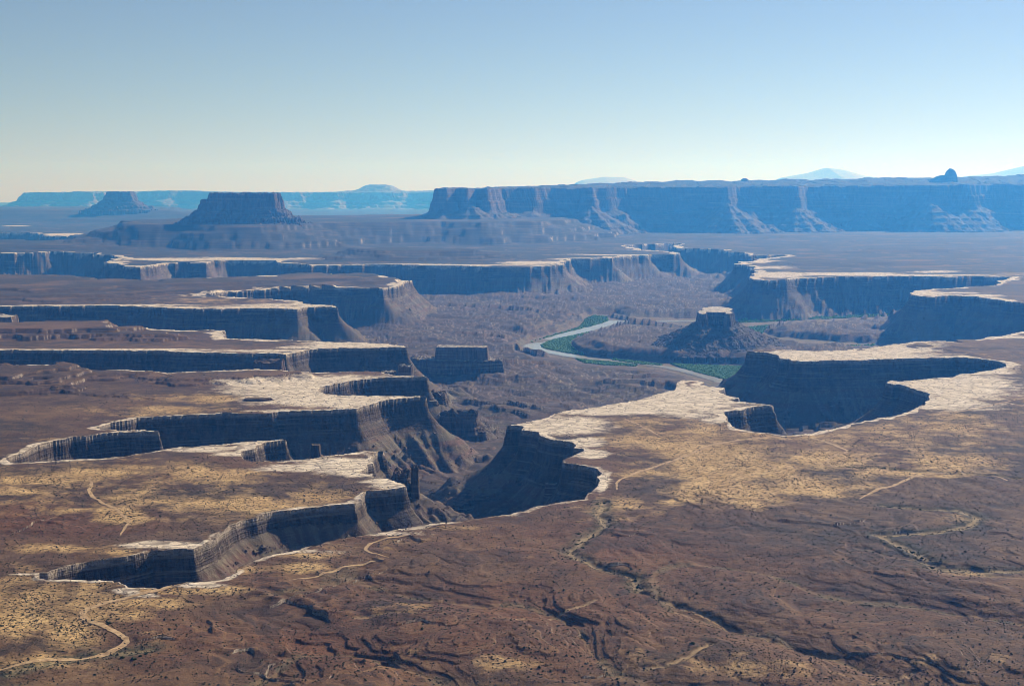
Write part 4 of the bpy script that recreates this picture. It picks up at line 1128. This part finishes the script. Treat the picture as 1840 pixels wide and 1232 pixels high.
# separate larger bushes by the washes
bush_px = [(1526, 838), (1535, 839), (1555, 840), (1588, 841), (1608, 843), (1599, 906), (1617, 908), (1654, 909), (1590, 971), (1616, 977), (1640, 985), (1656, 995), (1675, 1008), (195, 1117),
           (1073, 905), (1086, 900), (1040, 958), (1036, 975), (1048, 985), (1141, 1032), (1146, 1042), (1143, 1050), (252, 1176), (262, 1172), (240, 1182), (220, 1178), (1243, 1165), (170, 1214), (205, 1075), (1382, 846)]
for i, (bx, by) in enumerate(bush_px):
    x0, y0 = [float(q) for q in unproject(bx, by)]
    z0 = float(ground_z(np.array([x0]), np.array([y0]))[0])
    rr = np.random.RandomState(700 + i); k = 26
    r_ = rr.uniform(1.4, 2.6)
    a = rr.rand(k) * 6.28; q = np.sqrt(rr.rand(k)) * r_
    cx = q * np.cos(a); cy = q * np.sin(a); cz = rr.rand(k) * r_ * 0.9 * (1 - q / r_ * 0.6)
    ob = clump_mesh('desert_bush', cx, cy, cz, rr.uniform(0.35, 0.8, k) * r_ * 0.5, rr.uniform(0.3, 0.6, k) * r_ * 0.5, M_BUSH, 800 + i)
    ob.location = (x0, y0, z0)
    tag(ob, 'dark green bush growing along a sandy wash on the brown flats', 'bush', 'bushes along the washes')

# ------------------------------------------------------------------ dirt tracks
tracks = [("-60,1212 0,1203 60,1190 150,1178 200,1168 232,1148 205,1130 165,1112 145,1103 155,1090 190,1080 240,1070 290,1058 340,1046 400,1034 450,1016", 7, 'pale track switching back across the grassy flat toward the near canyon rim'),
          ("520,1040 580,1028 640,1008 690,1002", 4, 'thin track on the brown bench below the near canyon'),
          ("158,855 166,866 158,885 178,898 205,912 232,930 228,945 215,960", 5, 'reddish track winding down between yellow grass flats'),
          ("700,998 660,990 655,982 680,972 740,962", 4, 'short curling track on the rim strip below the near canyon'),
          ("1110,880 1105,868 1125,858 1160,842 1210,826 1250,812 1280,798 1330,790 1390,785 1440,783 1490,795 1515,806 1528,811 1500,818 1485,828 1493,836", 6, 'long tan track crossing the shrub flats behind the right promontory'),
          ("1546,893 1560,884 1610,870 1650,852 1700,850 1790,853 1810,862", 6, 'tan track climbing from the brown flat to the shrub line'),
          ("1120,752 1160,770 1190,785", 4, 'faint straight track on the right promontory'),
          ("1640,748 1710,742 1760,734 1840,716", 4, 'faint track along the white rim at the right')]
for i, (pp, wd, lab) in enumerate(tracks):
    v, f = ribbon(pp, [wd * 0.4, wd, wd * 0.9, wd * 1.05, wd * 0.9, wd * 0.4], None, 0.5, 2.0)
    o = mesh_from('dirt_track', v, f, M_ROAD)
    tag(o, lab, 'dirt track', kind='structure')

# ------------------------------------------------------------------ air
bm = [(-40000, -3000, -264), (40000, -3000, -264), (40000, 56000, -264), (-40000, 56000, -264),
      (-40000, -3000, 1420), (40000, -3000, 1420), (40000, 56000, 1420), (-40000, 56000, 1420)]
hm = bpy.data.materials.new("air"); hm.use_nodes = True
hn = hm.node_tree; hn.nodes.clear()
ho = hn.nodes.new('ShaderNodeOutputMaterial'); hv = hn.nodes.new('ShaderNodeVolumePrincipled')
hv.inputs['Color'].default_value = (*HAZE_COLOR, 1)
hv.inputs['Absorption Color'].default_value = (1, 1, 1, 1)
hv.inputs['Density'].default_value = HAZE_DENSITY
hv.inputs['Anisotropy'].default_value = 0.4
hn.links.new(hv.outputs[0], ho.inputs['Volume'])
o = mesh_from('haze', bm, [(3, 2, 1, 0), (4, 5, 6, 7), (0, 1, 5, 4), (1, 2, 6, 5), (2, 3, 7, 6), (3, 0, 4, 7)], hm)
tag(o, kind='stuff')
scene.cycles.use_denoising = True
scene.cycles.pixel_filter_type = 'BLACKMAN_HARRIS'
scene.cycles.filter_width = 0.85
scene.cycles.volume_bounces = 0
scene.cycles.max_bounces = 5
scene.cycles.diffuse_bounces = 2
